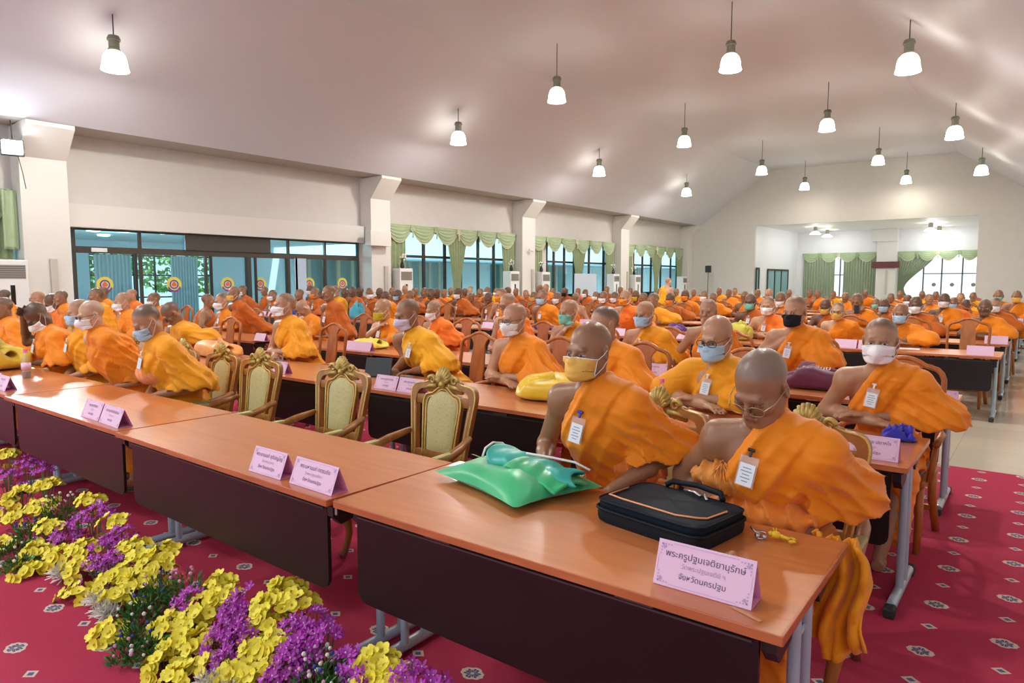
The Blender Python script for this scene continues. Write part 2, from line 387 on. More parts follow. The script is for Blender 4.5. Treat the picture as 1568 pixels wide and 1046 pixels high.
for i, (x, y, r) in enumerate(((-36,6,2.6),(-31,11,2.4),(-34,17,2.8),(-33,24,3.0),(-32,31,2.6),(-35,39,3.0),(-34,47,3.0))):
    tr = thing('tree', '%s leafy green tree beyond the left windows, counted away from the glass doors' % ORD[i], 'tree', (x,y,-.04), 0, 'trees beyond the windows')
    q = MB(); rnd = random.Random(i)
    for k in range(1500):
        a = rnd.uniform(0, 2*PI); bb = rnd.uniform(-.9,1); rr = r*(.55+.45*rnd.random()**.5)
        c0 = Vector((math.cos(a)*math.sqrt(1-bb*bb)*rr, math.sin(a)*math.sqrt(1-bb*bb)*rr, 3.0+bb*r*.75))
        d1 = Vector((rnd.uniform(-1,1),rnd.uniform(-1,1),rnd.uniform(-1,1))).normalized()*.17; d2 = d1.cross(Vector((rnd.uniform(-1,1),rnd.uniform(-1,1),1))).normalized()*.10
        q.add([c0-d1, c0+d2, c0+d1, c0-d2], [(0,1,2,3)])
    q.build('foliage', treem, tr); MB().tube([(0,0,0),(.1,0,1.6),(0,.1,3)], [.16,.12,.07], 8).build('trunk', bark, tr)
t = MB().box((XW+.008, 7.15, 2.36), (.03,.36,.10), bev=.004).build('header_sign', mat('blank_white_plate', (.75,.77,.78), .5)); tag(t, 'small white plate on the dark header above the left glass door', 'sign')
# emblem stickers on the doors
ey, eb, er = mat('emblem_yellow', (.75,.62,.08), .5), mat('emblem_blue', (.05,.05,.35), .5), mat('emblem_red', (.75,.14,.05), .5)
for i, y in enumerate((7.26, 8.99, 10.53, 11.57, 13.31, 14.62)):
    e = thing('door_emblem', 'round yellow and blue emblem sticker, %s from the left on the glass doors' % ORD[i], 'emblem', (XW-.046, y, 1.50), 0, 'round emblems on the glass doors')
    def disc(r0, r1, x, dz=0, n=28):
        q = MB()
        vs = [(x, math.cos(2*PI*k/n)*r, math.sin(2*PI*k/n)*r+dz) for r in (r0, r1) for k in range(n)]
        fs = [(k, (k+1) % n, n+(k+1) % n, n+k) for k in range(n)]
        return q.add(vs, fs)
    disc(.12, .20, 0).build('outer_ring', ey, e); disc(.09, .122, .001).build('inner_ring', eb, e)
    disc(.0, .092, .0).build('field', mat('emblem_pale', (.65,.55,.45), .5), e)
    q = MB().add([(.003, 0, .085),(.003,.05,.03),(.003,.07,-.02),(.003,.03,-.05),(.003,-.03,-.05),(.003,-.07,-.02),(.003,-.05,.03)], [(0,1,2,3,4,5,6)]); q.build('lotus', er, e)
    q = MB(); 
    for s_ in (-1,1): q.add([(.004, s_*.15, -.05),(.004, s_*.17,-.11),(.004, s_*.08,-.20),(.004,0,-.21),(.004,0,-.16),(.004,s_*.08,-.14)], [(0,1,2,3,4,5)])
    q.build('ribbon', mat('emblem_violet', (.22,.05,.35), .5), e)
for i, x in enumerate((-5.7, -4.72, -3.6)):
    e = MB().lathe([(0,0),(.12,0),(.12,.004),(0,.004)], (x, YR+.041, 1.35), 20, Matrix.Rotation(PI/2,3,'X')).build('door_emblem', mat('emblem_grey', (.22,.22,.20), .6)); tag(e, 'small grey round emblem, %s from the left on the bright recess doors' % ORD[i], 'emblem', 'emblems on the recess doors')

# ---------------------------------------------------------------- pendant lamps
shm = mat('lit_glass_shade', (1,1,.96), .4, emis=(1,.97,.80), estr=9)
housm = mat('lamp_housing', (.22,.22,.17), .45, metal=.4); cordm = mat('black_cord', (.02,.02,.02), .5)
def make_lamp(label, group, cl):
    L = thing('pendant_lamp', label, 'lamp', (0,0,0), 0, group); z = -cl
    MB().tube([(0,0,0),(0,0,z)], .011, 6).build('cord', cordm, L)
    MB().lathe([(.03,0),(.10,.02),(.125,.08),(.125,.11),(.10,.115),(.10,.27),(.115,.28),(.115,.31),(.09,.32)], (0,0,z), 18, Matrix.Rotation(PI,3,'X')).build('housing', housm, L, smooth=SM)
    MB().lathe([(.085,-.31),(.15,-.34),(.195,-.40),(.225,-.50),(.235,-.61),(.26,-.69),(.255,-.695),(.225,-.62),(.20,-.50),(.17,-.41),(.10,-.35)], (0,0,z), 24).build('shade', shm, L, smooth=True)
    return L
PROTO = {}
LAMPS = [('left slope',-15.0,6.24,6.78),('left slope',-14.88,16.3,6.95),('left slope',-14.84,24.84,6.98),('left slope',-14.82,33.5,7.0),
 ('left of the flat ceiling',-11.05,16.17,ZT),('left of the flat ceiling',-10.9,24.34,ZT),('left of the flat ceiling',-10.84,32.9,ZT),('left of the flat ceiling',-10.76,39.8,ZT),
 ('right of the flat ceiling',-6.2,16.35,ZT),('right of the flat ceiling',-6.05,24.75,ZT),('right of the flat ceiling',-6.0,33.2,ZT),('right of the flat ceiling',-5.97,40.4,ZT),
 ('right slope',-2.62,17.25,7.25),('right slope',-2.54,25.75,7.19),('right slope',-2.36,34.07,7.06),
 ('right of the flat ceiling',-6.1,7.9,ZT),('right slope',-2.6,8.6,7.2),('right of the flat ceiling',-6.1,0,ZT),('left of the flat ceiling',-11.0,0,ZT)]
cnt = {}; DROP = {'left slope':.73,'right slope':-.73}
for k, (where, x, y, z) in enumerate(LAMPS):
    if where == 'left slope': z = ZE+(x-XC)*(ZT-ZE)/(XA-XC)
    if where == 'right slope': z = ZE+(XR-x)*(ZT-ZE)/(XR-XB)
    cnt[where] = cnt.get(where, 0)+1
    if k >= 15: lab = 'lit bell pendant lamp over the front of the hall, hanging %s' % ('above the carpet', 'over the aisle', 'near the first rows', 'at the front left')[k-15]
    else: lab = 'lit bell pendant lamp, %s nearest in its row, %s' % (ORD[cnt[where]-1], where)
    cl = .40 if 'slope' in where else .88
    if cl not in PROTO: PROTO[cl] = L = make_lamp(lab, 'bell pendant lamps', cl); ALLK(L)
    else: L = dup(PROTO[cl], (0,0,0), 0, lab)
    L.location = (x, y, z)
    ld = bpy.data.lights.get('lamp_light') or bpy.data.lights.new('lamp_light', 'POINT')
    ld.energy = 360; ld.color = (1,.96,.88); ld.shadow_soft_size = .12
    if k in (7, 11):
        ld = bpy.data.lights.get('lamp_light_wall') or bpy.data.lights.new('lamp_light_wall', 'POINT'); ld.energy = 110; ld.color = (1,.93,.76); ld.shadow_soft_size = .12
    lo = bpy.data.objects.new('bulb_light', ld); COL.objects.link(lo); lo.parent = L; lo.location = (0,0,-cl-.62)
# recess lamps
for i, (x, y) in enumerate(((-11.55,45.5),(-11.65,48.8),(-5.5,46.5),(-5.4,49.6))):
    L = thing('recess_lamp', 'small white shaded pendant lamp in the far recess, %s from the left' % ORD[i], 'lamp', (x,y,4.96), 0, 'pendant lamps in the recess')
    MB().lathe([(.03,0),(.12,-.02),(.13,-.28),(.1,-.3)], (0,0,0), 14).build('housing', housm, L, smooth=SM)
    MB().lathe([(.1,-.3),(.2,-.36),(.33,-.46),(.32,-.47),(.1,-.37)], (0,0,0), 18).build('shade', shm, L, smooth=True)
    ld = bpy.data.lights.new('recess_light', 'POINT'); ld.energy = 75; ld.shadow_soft_size = .1; ld.color = (.95,.98,1)
    lo = bpy.data.objects.new('bulb_light', ld); COL.objects.link(lo); lo.parent = L; lo.location = (0,0,-.52)
# floodlight at the left wall
L = thing('flood_light', 'bright white floodlight hanging at the far left wall above the green curtain', 'lamp', (XF+.35, 5.2, 4.45))
MB().box((0,0,0), (.16,.42,.34), Matrix.Rotation(-.3,3,'Z'), bev=.02).build('housing', mat('black_metal', (.03,.03,.03), .4), L)
MB().box((.095,-.03,0), (.012,.36,.28), Matrix.Rotation(-.3,3,'Z')).build('lens', mat('flood_glow', (1,1,1), .4, emis=(.85,.92,1), estr=120), L)
MB().tube([(-.05,.02,.17),(-.1,.02,.6)], .012, 6).build('bracket', mat('black_metal', (.03,.03,.03), .4), L)
MB().tube([(-.02,.1,-.16),(.0,.16,-.5),(.02,.2,-.85)], .008, 6).build('cord', cordm, L)
ld = bpy.data.lights.new('flood_beam', 'AREA'); ld.shape = 'RECTANGLE'; ld.size = .34; ld.size_y = .26; ld.energy = 120; ld.color = (.88,.94,1); ld.spread = 1.6
lo = bpy.data.objects.new('flood_beam', ld); COL.objects.link(lo); lo.parent = L; lo.location = (.115,-.035,0); lo.rotation_euler = Vector((1,-.31,-.38)).to_track_quat('-Z','Y').to_euler()
# ---------------------------------------------------------------- curtains
gcm = mat('green_curtain', (.235,.30,.155), .6, noise=.08, nscale=8, sheen=.3)
glm = mat('pale_green_swag', (.36,.46,.27), .55, noise=.06, nscale=8, sheen=.3)
trimm = mat('curtain_trim', (.62,.60,.42), .6)
def drape(name, along, pos, a0, a1, zt, zb, pinch=None, m=gcm, parent=None, amp=.05, nf=None):
    """hanging pleated panel. along 'y' at x=pos or along 'x' at y=pos. pinch: (z, b0, b1) gathered extents."""
    nf = nf or max(4, int(abs(a1-a0)/.16))
    s_ = -1 if along == 'x' else 1
    def fn(u, v):
        z = zt+(zb-zt)*v; lo, hi = a0, a1
        if pinch:
            zp, b0, b1 = pinch; t = (zt-z)/(zt-zp) if z > zp else 1-.25*(zp-z)/max(.01, zp-zb)
            t = t*t*(3-2*t) if z > zp else t; lo = a0+(b0-a0)*t; hi = a1+(b1-a1)*t
        q = lo+(hi-lo)*u; off = amp*(.5+.5*math.sin(u*nf*2*PI+.6*math.sin(u*7)+.5*v))
        return (pos+off, q, z) if along == 'y' else (q, pos-off, z)
    return MB().grid(fn, nf*8, 14, .006).build(name, m, parent, smooth=True)
def swags(along, pos, a0, a1, zt, n_, depth, parent):
    for k in range(n_):
        c0 = a0+(a1-a0)*k/n_; c1 = a0+(a1-a0)*(k+1)/n_
        def fn(u, v):
            s_ = math.sin(PI*u)
            zz = zt-.02-v*(.10+(depth-.10)*s_**.8)
            off = .07+.05*s_*math.sin(v*PI)+.014*math.sin(v*30+4*s_)
            q = c0+(c1-c0)*(u+.0)
            return (pos+off, q, zz) if along == 'y' else (q, pos-off, zz)
        sw = MB().grid(fn, 20, 22, .005).build('swag', glm, parent, smooth=True)
        def fr_(u, v):
            s_ = math.sin(PI*u); zz = zt-.02-(.10+(depth-.10)*s_**.8)-v*.05; q = c0+(c1-c0)*u
            return (pos+.075, q, zz) if along == 'y' else (q, pos-.075, zz)
        MB().grid(fr_, 20, 1, .004).build('fringe', trimm, sw, smooth=True)
        if k > 0:
            q = MB(); p = lambda a, o, z: (pos+o, a, z) if along == 'y' else (a, pos-o, z)
            for s2 in (-1, 0, 1): q.tube([p(c0+s2*.05, .12, zt-.02), p(c0+s2*.09, .13, zt-.3+abs(s2)*.06)], [.02, .05], 6)
            q.tube([p(c0, .14, zt-.25), p(c0, .14, zt-.48)], [.02, .035], 6)
            q.build('jabot', trimm if k == n_//2 else glm, parent)
for i, (y0, y1, mid, nm) in enumerate(((16.35,23.8,(19.6,20.55,20.05),'second'),(24.9,32.5,(28.4,29.6,29.0),'third'),(33.6,41.25,(36.9,38.3,37.6),'far'))):
    cu = thing('window_curtain', 'green swagged curtain over the %s bay of the left wall' % {'second':'first window','third':'middle window','far':'last window'}[nm], 'curtain', (0,0,0), 0, 'green curtains on the left wall')
    px_ = XW+.14
    MB().tube([(px_-.02,y0,3.62),(px_-.02,y1,3.62)], .03, 6).build('rail', trimm, cu)
    drape('side_panel', 'y', px_, y0, y0+.95, 3.6, .3, None, gcm, cu)
    drape('side_panel', 'y', px_, y1-.95, y1, 3.6, .3, (1.3, y1-.75, y1-.1), gcm, cu)
    drape('center_panel', 'y', px_, mid[0]-.1, mid[1]+.1, 3.6, .3, (1.25, mid[2]-.22, mid[2]+.22), gcm, cu)
    swags('y', px_, y0, y1, 3.64, 6, .62, cu)
cu = thing('window_curtain', 'green swagged curtain at the far left edge above the air conditioner', 'curtain', (0,0,0), 0, 'green curtains on the left wall')
drape('side_panel', 'y', XW+.14, 3.9, 5.3, 3.6, .3, None, gcm, cu); swags('y', XW+.14, 1.7, 5.35, 3.66, 3, .85, cu)
drape('tail', 'y', XW+.28, 5.1, 5.38, 3.6, 2.3, None, glm, cu, nf=2)
for i, (x0, x1, ps, lab) in enumerate(((-13.7,-9.0,[(-13.6,-11.55,None),(-11.0,-9.05,None)],'closed green pleated curtain left of the column in the far recess'),(-7.75,-3.3,[(-7.7,-5.6,(1.0,-7.7,-7.35))],'tied back green curtain right of the column in the far recess'))):
    cu = thing('window_curtain', lab, 'curtain', (0,0,0), 0)
    for (a, b_, pc) in ps: drape('panel', 'x', YR-.12, a, b_, 3.45, .2, pc, mat('grey_green_curtain', (.26,.32,.21), .6, noise=.06, nscale=8), cu, amp=.07)
    swags('x', YR-.14, x0, x1, 3.52, 4, .6, cu)
# ---------------------------------------------------------------- air conditioners
acm = mat('ac_white', (.78,.78,.78), .3); acd = mat('ac_grille', (.12,.11,.10), .5)
AC = [(5.1,2.06,'at the far left beside the green curtain'),(16.75,2.03,'right of the second column'),(23.0,2.0,'left of the third column'),(25.3,1.99,'right of the third column'),(31.7,1.95,'left of the fourth column'),(34.1,1.92,'right of the fourth column'),(40.3,1.86,'by the far corner')]
ac0 = None
for y, h, lab in AC:
    lab = 'white floor standing air conditioner ' + lab
    if ac0 is None:
        ac0 = A = thing('air_conditioner', lab, 'air conditioner', (0,0,0), 0, 'floor standing air conditioners')
        MB().box((0,0,1.0), (.42,.62,2.0), bev=.02).build('body', acm, A)
        q = MB()
        for k in range(6): q.box((.215,0,1.63+k*.045), (.012,.50,.018))
        MB().box((.208,0,1.74), (.01,.52,.30)).build('vent', mat('ac_vent', (.32,.30,.28), .5), A); q.build('louver', acd, A)
        MB().box((.212,0,1.25), (.012,.09,.42), bev=.005).build('display', mat('ac_display', (.01,.01,.012), .1), A)
        MB().box((.212,0,.32), (.01,.5,.4)).build('intake', acd, A)
    else: A = dup(ac0, (0,0,0), 0, lab)
    A.location = (XF+.05 if y > 6 else XF-.05, y, 0); A.scale = (1,1,h/2.0)
petm = mat('white_petal', (.8,.8,.75), .6); leafm = mat('dark_leaf', (.04,.10,.03), .5); vasem = mat('dark_vase', (.02,.02,.025), .2)
for i, (y, h, lab) in enumerate(((16.75,2.03,'second'),(23.0,2.0,'left of the third'),(25.2,1.99,'right of the third'),(31.7,1.95,'left of the fourth'),(34.0,1.92,'right of the fourth'))):
    V = thing('flower_vase', 'dark vase of white flowers standing on the air conditioner ' + ('right of the second column' if i == 0 else lab+' column'), 'vase', (XF+.05, y, h), 0, 'vases on air conditioners')
    MB().lathe([(.05,0),(.08,.05),(.07,.16),(.04,.22),(.05,.24)], (0,0,0), 12).build('vase', vasem, V, smooth=True)
    q = MB(); r_ = random.Random(i)
    for k in range(14): q.ball((r_.uniform(-.13,.13), r_.uniform(-.13,.13), r_.uniform(.3,.5)), .035, 6, 4)
    q.build('blossoms', petm, V)
    q = MB()
    for k in range(8): a = r_.uniform(0,6.28); q.tube([(0,0,.2),(.05*math.cos(a),.05*math.sin(a),.34),(.12*math.cos(a),.12*math.sin(a),.42)], [.006,.012,.003], 5)
    q.build('stems', leafm, V)
# speaker box on pole near the far corner, white board leaning by third window, security camera
t = thing('speaker', 'small black loudspeaker on a thin pole in the far left corner', 'speaker', (-16.6, 41.0, 0))
MB().box((0,0,2.32), (.3,.28,.42), bev=.02).build('cabinet', mat('black_plastic', (.03,.03,.03), .5), t); MB().tube([(0,0,0),(0,0,2.12)], .02, 8).build('pole', mat('black_plastic', (.03,.03,.03), .5), t)
MB().lathe([(.22,0),(.22,.03),(.03,.05)], (0,0,0), 14).build('base', mat('black_plastic', (.03,.03,.03), .5), t)
t = thing('security_camera', 'small white security camera on the third column face', 'camera', (XF+.02, 24.3, 2.95))
MB().tube([(0,0,0),(.12,0,.0)], .02, 6).build('arm', acm, t); MB().tube([(.12,-.12,.0),(.14,.12,-.04)], .045, 10).build('body', acm, t)
t = thing('white_screen', 'pale glossy panel leaning by the window between the third and fourth columns', 'board', (XF-.1, 29.2, 0))
MB().box((0,0,1.2), (.05,2.0,1.5), bev=.01).build('panel', mat('pale_panel', (.55,.62,.72), .15), t); MB().box((0,-.8,.25), (.3,.06,.5)).box((0,.8,.25), (.3,.06,.5)).build('foot', fr, t)

# ---------------------------------------------------------------- folding tables
FRONTS = [1.6,3.5,5.3,9.3,11.15,13.0,14.85,16.7,18.55,20.4,22.3,24.2,26.1,28.0,29.9,31.8]
def wood_mat(name, c1, c2, rough=.3, scale=(1.2,14,14), coat=.3):
    if name in MATS: return MATS[name]
    m, n, l, b = newmat(name); tc = n.new('ShaderNodeTexCoord'); mp = n.new('ShaderNodeMapping'); mp.inputs['Scale'].default_value = scale
    t = n.new('ShaderNodeTexNoise'); t.inputs['Scale'].default_value = 2.2; t.inputs['Detail'].default_value = 6; t.inputs['Distortion'].default_value = .6
    cr = n.new('ShaderNodeValToRGB'); cr.color_ramp.elements[0].position = .32; cr.color_ramp.elements[1].position = .68
    cr.color_ramp.elements[0].color = (*c1,1); cr.color_ramp.elements[1].color = (*c2,1)
    l.new(tc.outputs['Object'], mp.inputs[0]); l.new(mp.outputs[0], t.inputs['Vector']); l.new(t.outputs['Fac'], cr.inputs[0]); l.new(cr.outputs[0], b.inputs['Base Color'])
    b.inputs['Roughness'].default_value = rough; b.inputs['Coat Weight'].default_value = coat; b.inputs['Coat Roughness'].default_value = .12
    MATS[name] = m; return m
topm = wood_mat('cherry_laminate', (.50,.165,.048), (.59,.205,.062), .36, (1.0,9,9), .5)
edgem = wood_mat('orange_table_edge', (.42,.11,.035), (.56,.17,.055), .4, (1.5,9,9), .2)
panm = mat('dark_modesty_panel', (.006,.004,.0055), .34, noise=.25, nscale=4, spec=.5)
brkm = mat('black_bracket', (.012,.012,.014), .4); legm = mat('blue_grey_tube', (.40,.52,.62), .32, metal=.05, coat=.3); rubm = mat('black_rubber', (.02,.022,.026), .6)
def make_table(label, wdt, dep=.75):
    T = thing('folding_table', label, 'table', (0,0,0), 0)
    MB().box((0,0,.7365), (wdt-.004,dep,.026), bev=.004).build('tabletop', topm, T)
    q = MB(); 
    for sy in (-1,1): q.box((0,sy*(dep/2-.003),.7365), (wdt-.006,.009,.0268), bev=.002)
    for sx in (-1,1): q.box((sx*(wdt/2-.006),0,.7365), (.009,dep,.0268), bev=.002)
    q.build('edge_band', edgem, T)
    # modesty panel with rounded lower corners
    W = wdt/2-.075; y0 = -dep/2+.055; z0, z1, r = .345, .705, .05
    poly = [(-W,z1),(-W,z0+r)]+[(-W+r-r*math.cos(a), z0+r-r*math.sin(a)) for a in (PI/8,PI/4,3*PI/8)]+[(-W+r,z0),(W-r,z0)]+[(W-r+r*math.sin(a), z0+r-r*math.cos(a)) for a in (PI/8,PI/4,3*PI/8)]+[(W,z0+r),(W,z1)]
    pn = MB().prism(poly, 'y', y0, y0+.016).build('modesty_panel', panm, T)
    MB().box((0,y0-.006,.688), (wdt-.18,.006,.006)).box((-wdt*.2,y0-.004,.70), (.12,.01,.014)).box((wdt*.25,y0-.004,.70), (.12,.01,.014)).build('panel_rail', mat('rail_metal', (.10,.09,.085), .35, metal=.6), pn)
    for sx in (-1,1):
        x = sx*(wdt/2-.055)
        lg = MB()
        for yy in (-.05,.07): lg.tube([(x,yy,.04),(x,yy,.70)], .0185, 12)
        for yy in (-.05,.07): lg.tube([(x,yy,.04),(x,yy,.045)], .022, 8)
        lg.tube([(x-.002,-.27,.040),(x-.002,.27,.040)], .024, 12); lg.tube([(x,-.05,.60),(x-sx*.06,-.05,.64),(x-sx*.16,-.05,.70)], .006, 6); lg.tube([(x,-.05,.585),(x,.07,.585)], .008, 6)
        L_ = lg.build('leg', legm, T, smooth=SM)
        f = MB()
        for sy in (-1,1): f.box((x-.002, sy*.300, .028), (.050,.075,.052), bev=.010)
        f.build('foot_cap', rubm, L_)
        b = MB().box((x, .0, .708), (.05,.56,.028), bev=.004); b.prism([(-.30,.70),(-.12,.70),(-.15,.64),(-.26,.62),(-.30,.66)], 'x', x-.018, x+.018); b.prism([(.12,.70),(.28,.70),(.24,.64),(.16,.62)], 'x', x-.018, x+.018)
        b.build('bracket', brkm, T)
    ALLK(T)
    for c_ in ALLK(T): ALLK(c_)
    return T
TABP = {}
def table(x0, x1, yf, label, dep=.75, rz=0, grp='folding tables in rows'):
    wd = round(abs(x1-x0), 2)
    if (wd, dep) not in TABP: TABP[(wd,dep)] = T = make_table(label, wd, dep); T['group'] = grp
    else: T = dup(TABP[(wd,dep)], (0,0,0), 0, label, grp)
    T.location = ((x0+x1)/2, yf+dep/2, 0); T.rotation_euler = (0,0,rz); return T
# first row: measured one by one
table(-.455,-2.145, 1.62, 'cherry topped folding table nearest the camera, carrying the dark briefcase and green bag', .74, math.radians(.9), 'front row tables')
table(-2.155,-4.095, 1.60, 'cherry topped folding table of the front row with the empty golden chairs behind it', .71, math.radians(-.4), 'front row tables')
table(-4.105,-6.04, 1.62, 'cherry topped front table before the person bowing in pale blue mask', .71, 0, 'front row tables')
table(-6.05,-7.98, 1.64, 'cherry topped folding table of the front row carrying the water bottle', .71, 0, 'front row tables')
table(-7.99,-9.92, 1.64, 'cherry topped folding table at the far left end of the front row', .71, 0, 'front row tables')
TW = 1.93
for r in range(1, 16):
    yf = FRONTS[r]; x = -.45 if r < 3 else -.36; n_ = {1:7, 2:7}.get(r, 8)
    for k in range(n_):
        if r == 1 and k == 4: x -= .5
        if r == 2 and k == 4: x -= .6
        table(x, x-TW, yf, 'cherry topped folding table, %s from the aisle in the %s row' % (ORD[k], ORD[r]))
        x -= TW+.012

# ---------------------------------------------------------------- chairs
cw = wood_mat('golden_chair_wood', (.27,.10,.018), (.40,.17,.032), .42, (8,8,2), .1)
gold = mat('gold_trim', (.66,.47,.14), .3, metal=.5, noise=.15, nscale=60)
crestm = mat('gold_crest', (.46,.33,.09), .4, metal=.4, noise=.2, nscale=40)
m, n, l, b = newmat('yellow_green_brocade'); brocm = m
tc = n.new('ShaderNodeTexCoord'); mp = n.new('ShaderNodeMapping'); mp.inputs['Scale'].default_value = (1,1,1)
t1 = n.new('ShaderNodeTexNoise'); t1.inputs['Scale'].default_value = 30; t1.inputs['Detail'].default_value = 2; t1.inputs['Distortion'].default_value = 2.5
cr = n.new('ShaderNodeValToRGB'); e = cr.color_ramp.elements; e[0].position = .49; e[0].color = (.52,.47,.20,1); e[1].position = .53; e[1].color = (.36,.28,.10,1); e.new(.56).color = (.54,.49,.22,1)
l.new(tc.outputs['Object'], t1.inputs['Vector']); l.new(t1.outputs['Fac'], cr.inputs[0]); l.new(cr.outputs[0], b.inputs['Base Color']); b.inputs['Roughness'].default_value = .5; b.inputs['Sheen Weight'].default_value = .3
cushm = mat('seat_cushion', (.46,.44,.17), .6, noise=.08, nscale=15)
PB = lambda z: .265+max(0, z-.46)*.16          # backrest lean (y as a function of z)
def back_outline(w_, z0, z1, sh, n_=18):
    """arched frame centreline: up one side, over a shouldered crest, down the other (x,z)"""
    pts = []
    for k in range(7): t = k/6; pts.append((w_*(.80+.20*t), z0+(sh-z0)*t))
    H_ = z1-sh
    for fx, fz in ((1.0,.18),(.975,.36),(.92,.50),(.83,.58),(.72,.61),(.62,.63),(.52,.68),(.42,.77),(.30,.88),(.16,.97)): pts.append((w_*fx, sh+H_*fz))
    pts.append((0, z1)); return pts
def make_gold_chair(label):
    T = thing('golden_armchair', label, 'chair', (0,0,0), 0, 'golden carved armchairs of the front row')
    # frame as a flat moulded ribbon between outer and inner outlines
    out = back_outline(.255, .50, 1.02, .875); inn = back_outline(.190, .50, .955, .845)
    def full(o): return [(-x, z) for x, z in o]+[(x, z) for x, z in reversed(o[:-1])]
    O, I = full(out), full(inn)
    def ribbon(A_, B_, d0, d1, q):
        n_ = len(A_); vs = []
        for (ax_, az), (bx, bz) in zip(A_, B_):
            vs += [(ax_, PB(az)-d0, az), (bx, PB(bz)-d0, bz), (bx, PB(bz)+d1, bz), (ax_, PB(az)+d1, az)]
        fs = []
        for i in range(n_-1):
            a = i*4; 
            for k in range(4): fs.append((a+k, a+(k+1) % 4, a+4+(k+1) % 4, a+4+k))
        fs += [(0,1,2,3), tuple((n_-1)*4+k for k in (3,2,1,0))]
        q.add(vs, fs)
    q = MB(); mid = [(x*.82, z-.034*(z > .85)) for x, z in O]; ribbon(O, mid, .018, .02, q); q.build('back_frame', cw, T, smooth=SM)
    g = MB()
    g.tube([(x*.985, PB(z)-.017, z-.002) for x, z in O], .0055, 6); g.tube([(x*.875, PB(z)-.017, z-.02*(z > .85)) for x, z in O], .0042, 6)
    g.build('gold_molding', gold, T, smooth=True)
    # inner panel frame
    pin = full(back_outline(.148, .50, .950, .82)); q = MB(); ribbon(pin, [(x*.86, z-.018*(z > .75)) for x, z in pin], .012, .02, q)
    for sx in (-1,1): q.box((sx*.185, PB(.85), .86), (.09,.022,.06), bev=.008)
    q.box((0, PB(.90)+.004, .945), (.30,.022,.075), bev=.01)
    q.box((0, PB(.52), .52), (.42,.03,.07), bev=.008); q.build('panel_frame', cw, T, smooth=SM)
    g = MB(); g.tube([(x, PB(z)-.015, z) for x, z in pin], .006, 6); g.tube([(x*.85, PB(z)-.014, z-.018*(z > .75)) for x, z in pin], .005, 6); g.build('panel_molding', gold, T, smooth=True)
    # upholstery
    fi = back_outline(.106, .53, .905, .79); n_ = 12; vs = []; 
    def pf(u, v):
        z = .53+(.930-.53)*v; 
        xw = .128*(.82+.18*min(1, (z-.53)/.28)) if z < .81 else .128*max(.0, 1-((z-.81)/.123)**2.4)**.6
        x = (u*2-1)*xw; return (x, PB(z)-.004-.020*(1-(u*2-1)**4)*(1-(2*v-1)**6), z)
    MB().grid(pf, 14, 18, .02).build('back_upholstery', brocm, T, smooth=True)
    # crest: fan shell with side scrolls
    c = MB()
    for k in range(9):
        a = math.radians(-72+18*k); c.tube([(0, PB(.99)-.022, .965), (math.sin(a)*.045, PB(1.02)-.036, .975+math.cos(a)*.055), (math.sin(a)*.066, PB(1.05)-.022, .978+math.cos(a)*.092)], [.011,.016,.010], 7)
    for sx in (-1,1):
        sp = [(sx*(.088+.030*math.cos(t)*(1-t/9)), PB(1.0)-.024, .985+.030*math.sin(t)*(1-t/9)) for t in [i*.55 for i in range(12)]]
        c.tube(sp, [.013-.0006*i for i in range(12)], 7); c.tube([(sx*.05,PB(.96)-.02,.955),(sx*.11,PB(.95)-.02,.945),(sx*.15,PB(.93)-.018,.93)], [.016,.013,.006], 7)
    c.ball((0, PB(.96)-.03, .962), .022, 10, 7); c.build('crest', crestm, T, smooth=True)
    # seat, arms, legs
    MB().box((0,0,.42), (.56,.50,.07), bev=.02).build('seat_frame', cw, T); MB().box((0,-.01,.485), (.50,.46,.09), bev=.04).build('seat_cushion', cushm, T, smooth=SM)
    for sx in (-1,1):
        MB().tube([(sx*.235,.28,.66),(sx*.275,.14,.63),(sx*.285,-.02,.595),(sx*.29,-.10,.59),(sx*.285,-.15,.575)], [.020,.026,.028,.028,.020], 10).tube([(sx*.28,-.11,.59),(sx*.27,-.08,.53),(sx*.26,-.11,.44)], [.02,.018,.022], 8).build('armrest', cw, T, smooth=True)
        MB().box((sx*.285,-.03,.622), (.048,.15,.028), bev=.012).build('arm_pad', cushm, T, smooth=SM)
        MB().tube([(sx*.25,-.21,.42),(sx*.275,-.24,.30),(sx*.25,-.23,.14),(sx*.27,-.25,.03),(sx*.275,-.27,.012)], [.034,.030,.020,.018,.026], 10).build('leg', cw, T, smooth=True)
        MB().tube([(sx*.22,.22,.46),(sx*.22,.24,.2),(sx*.24,.30,.0)], [.026,.022,.02], 8).build('leg', cw, T, smooth=True)
    for c_ in ALLK(T): ALLK(c_)
    return T
wc = wood_mat('orange_brown_chair_wood', (.34,.095,.014), (.46,.15,.025), .40, (8,8,2), .05)
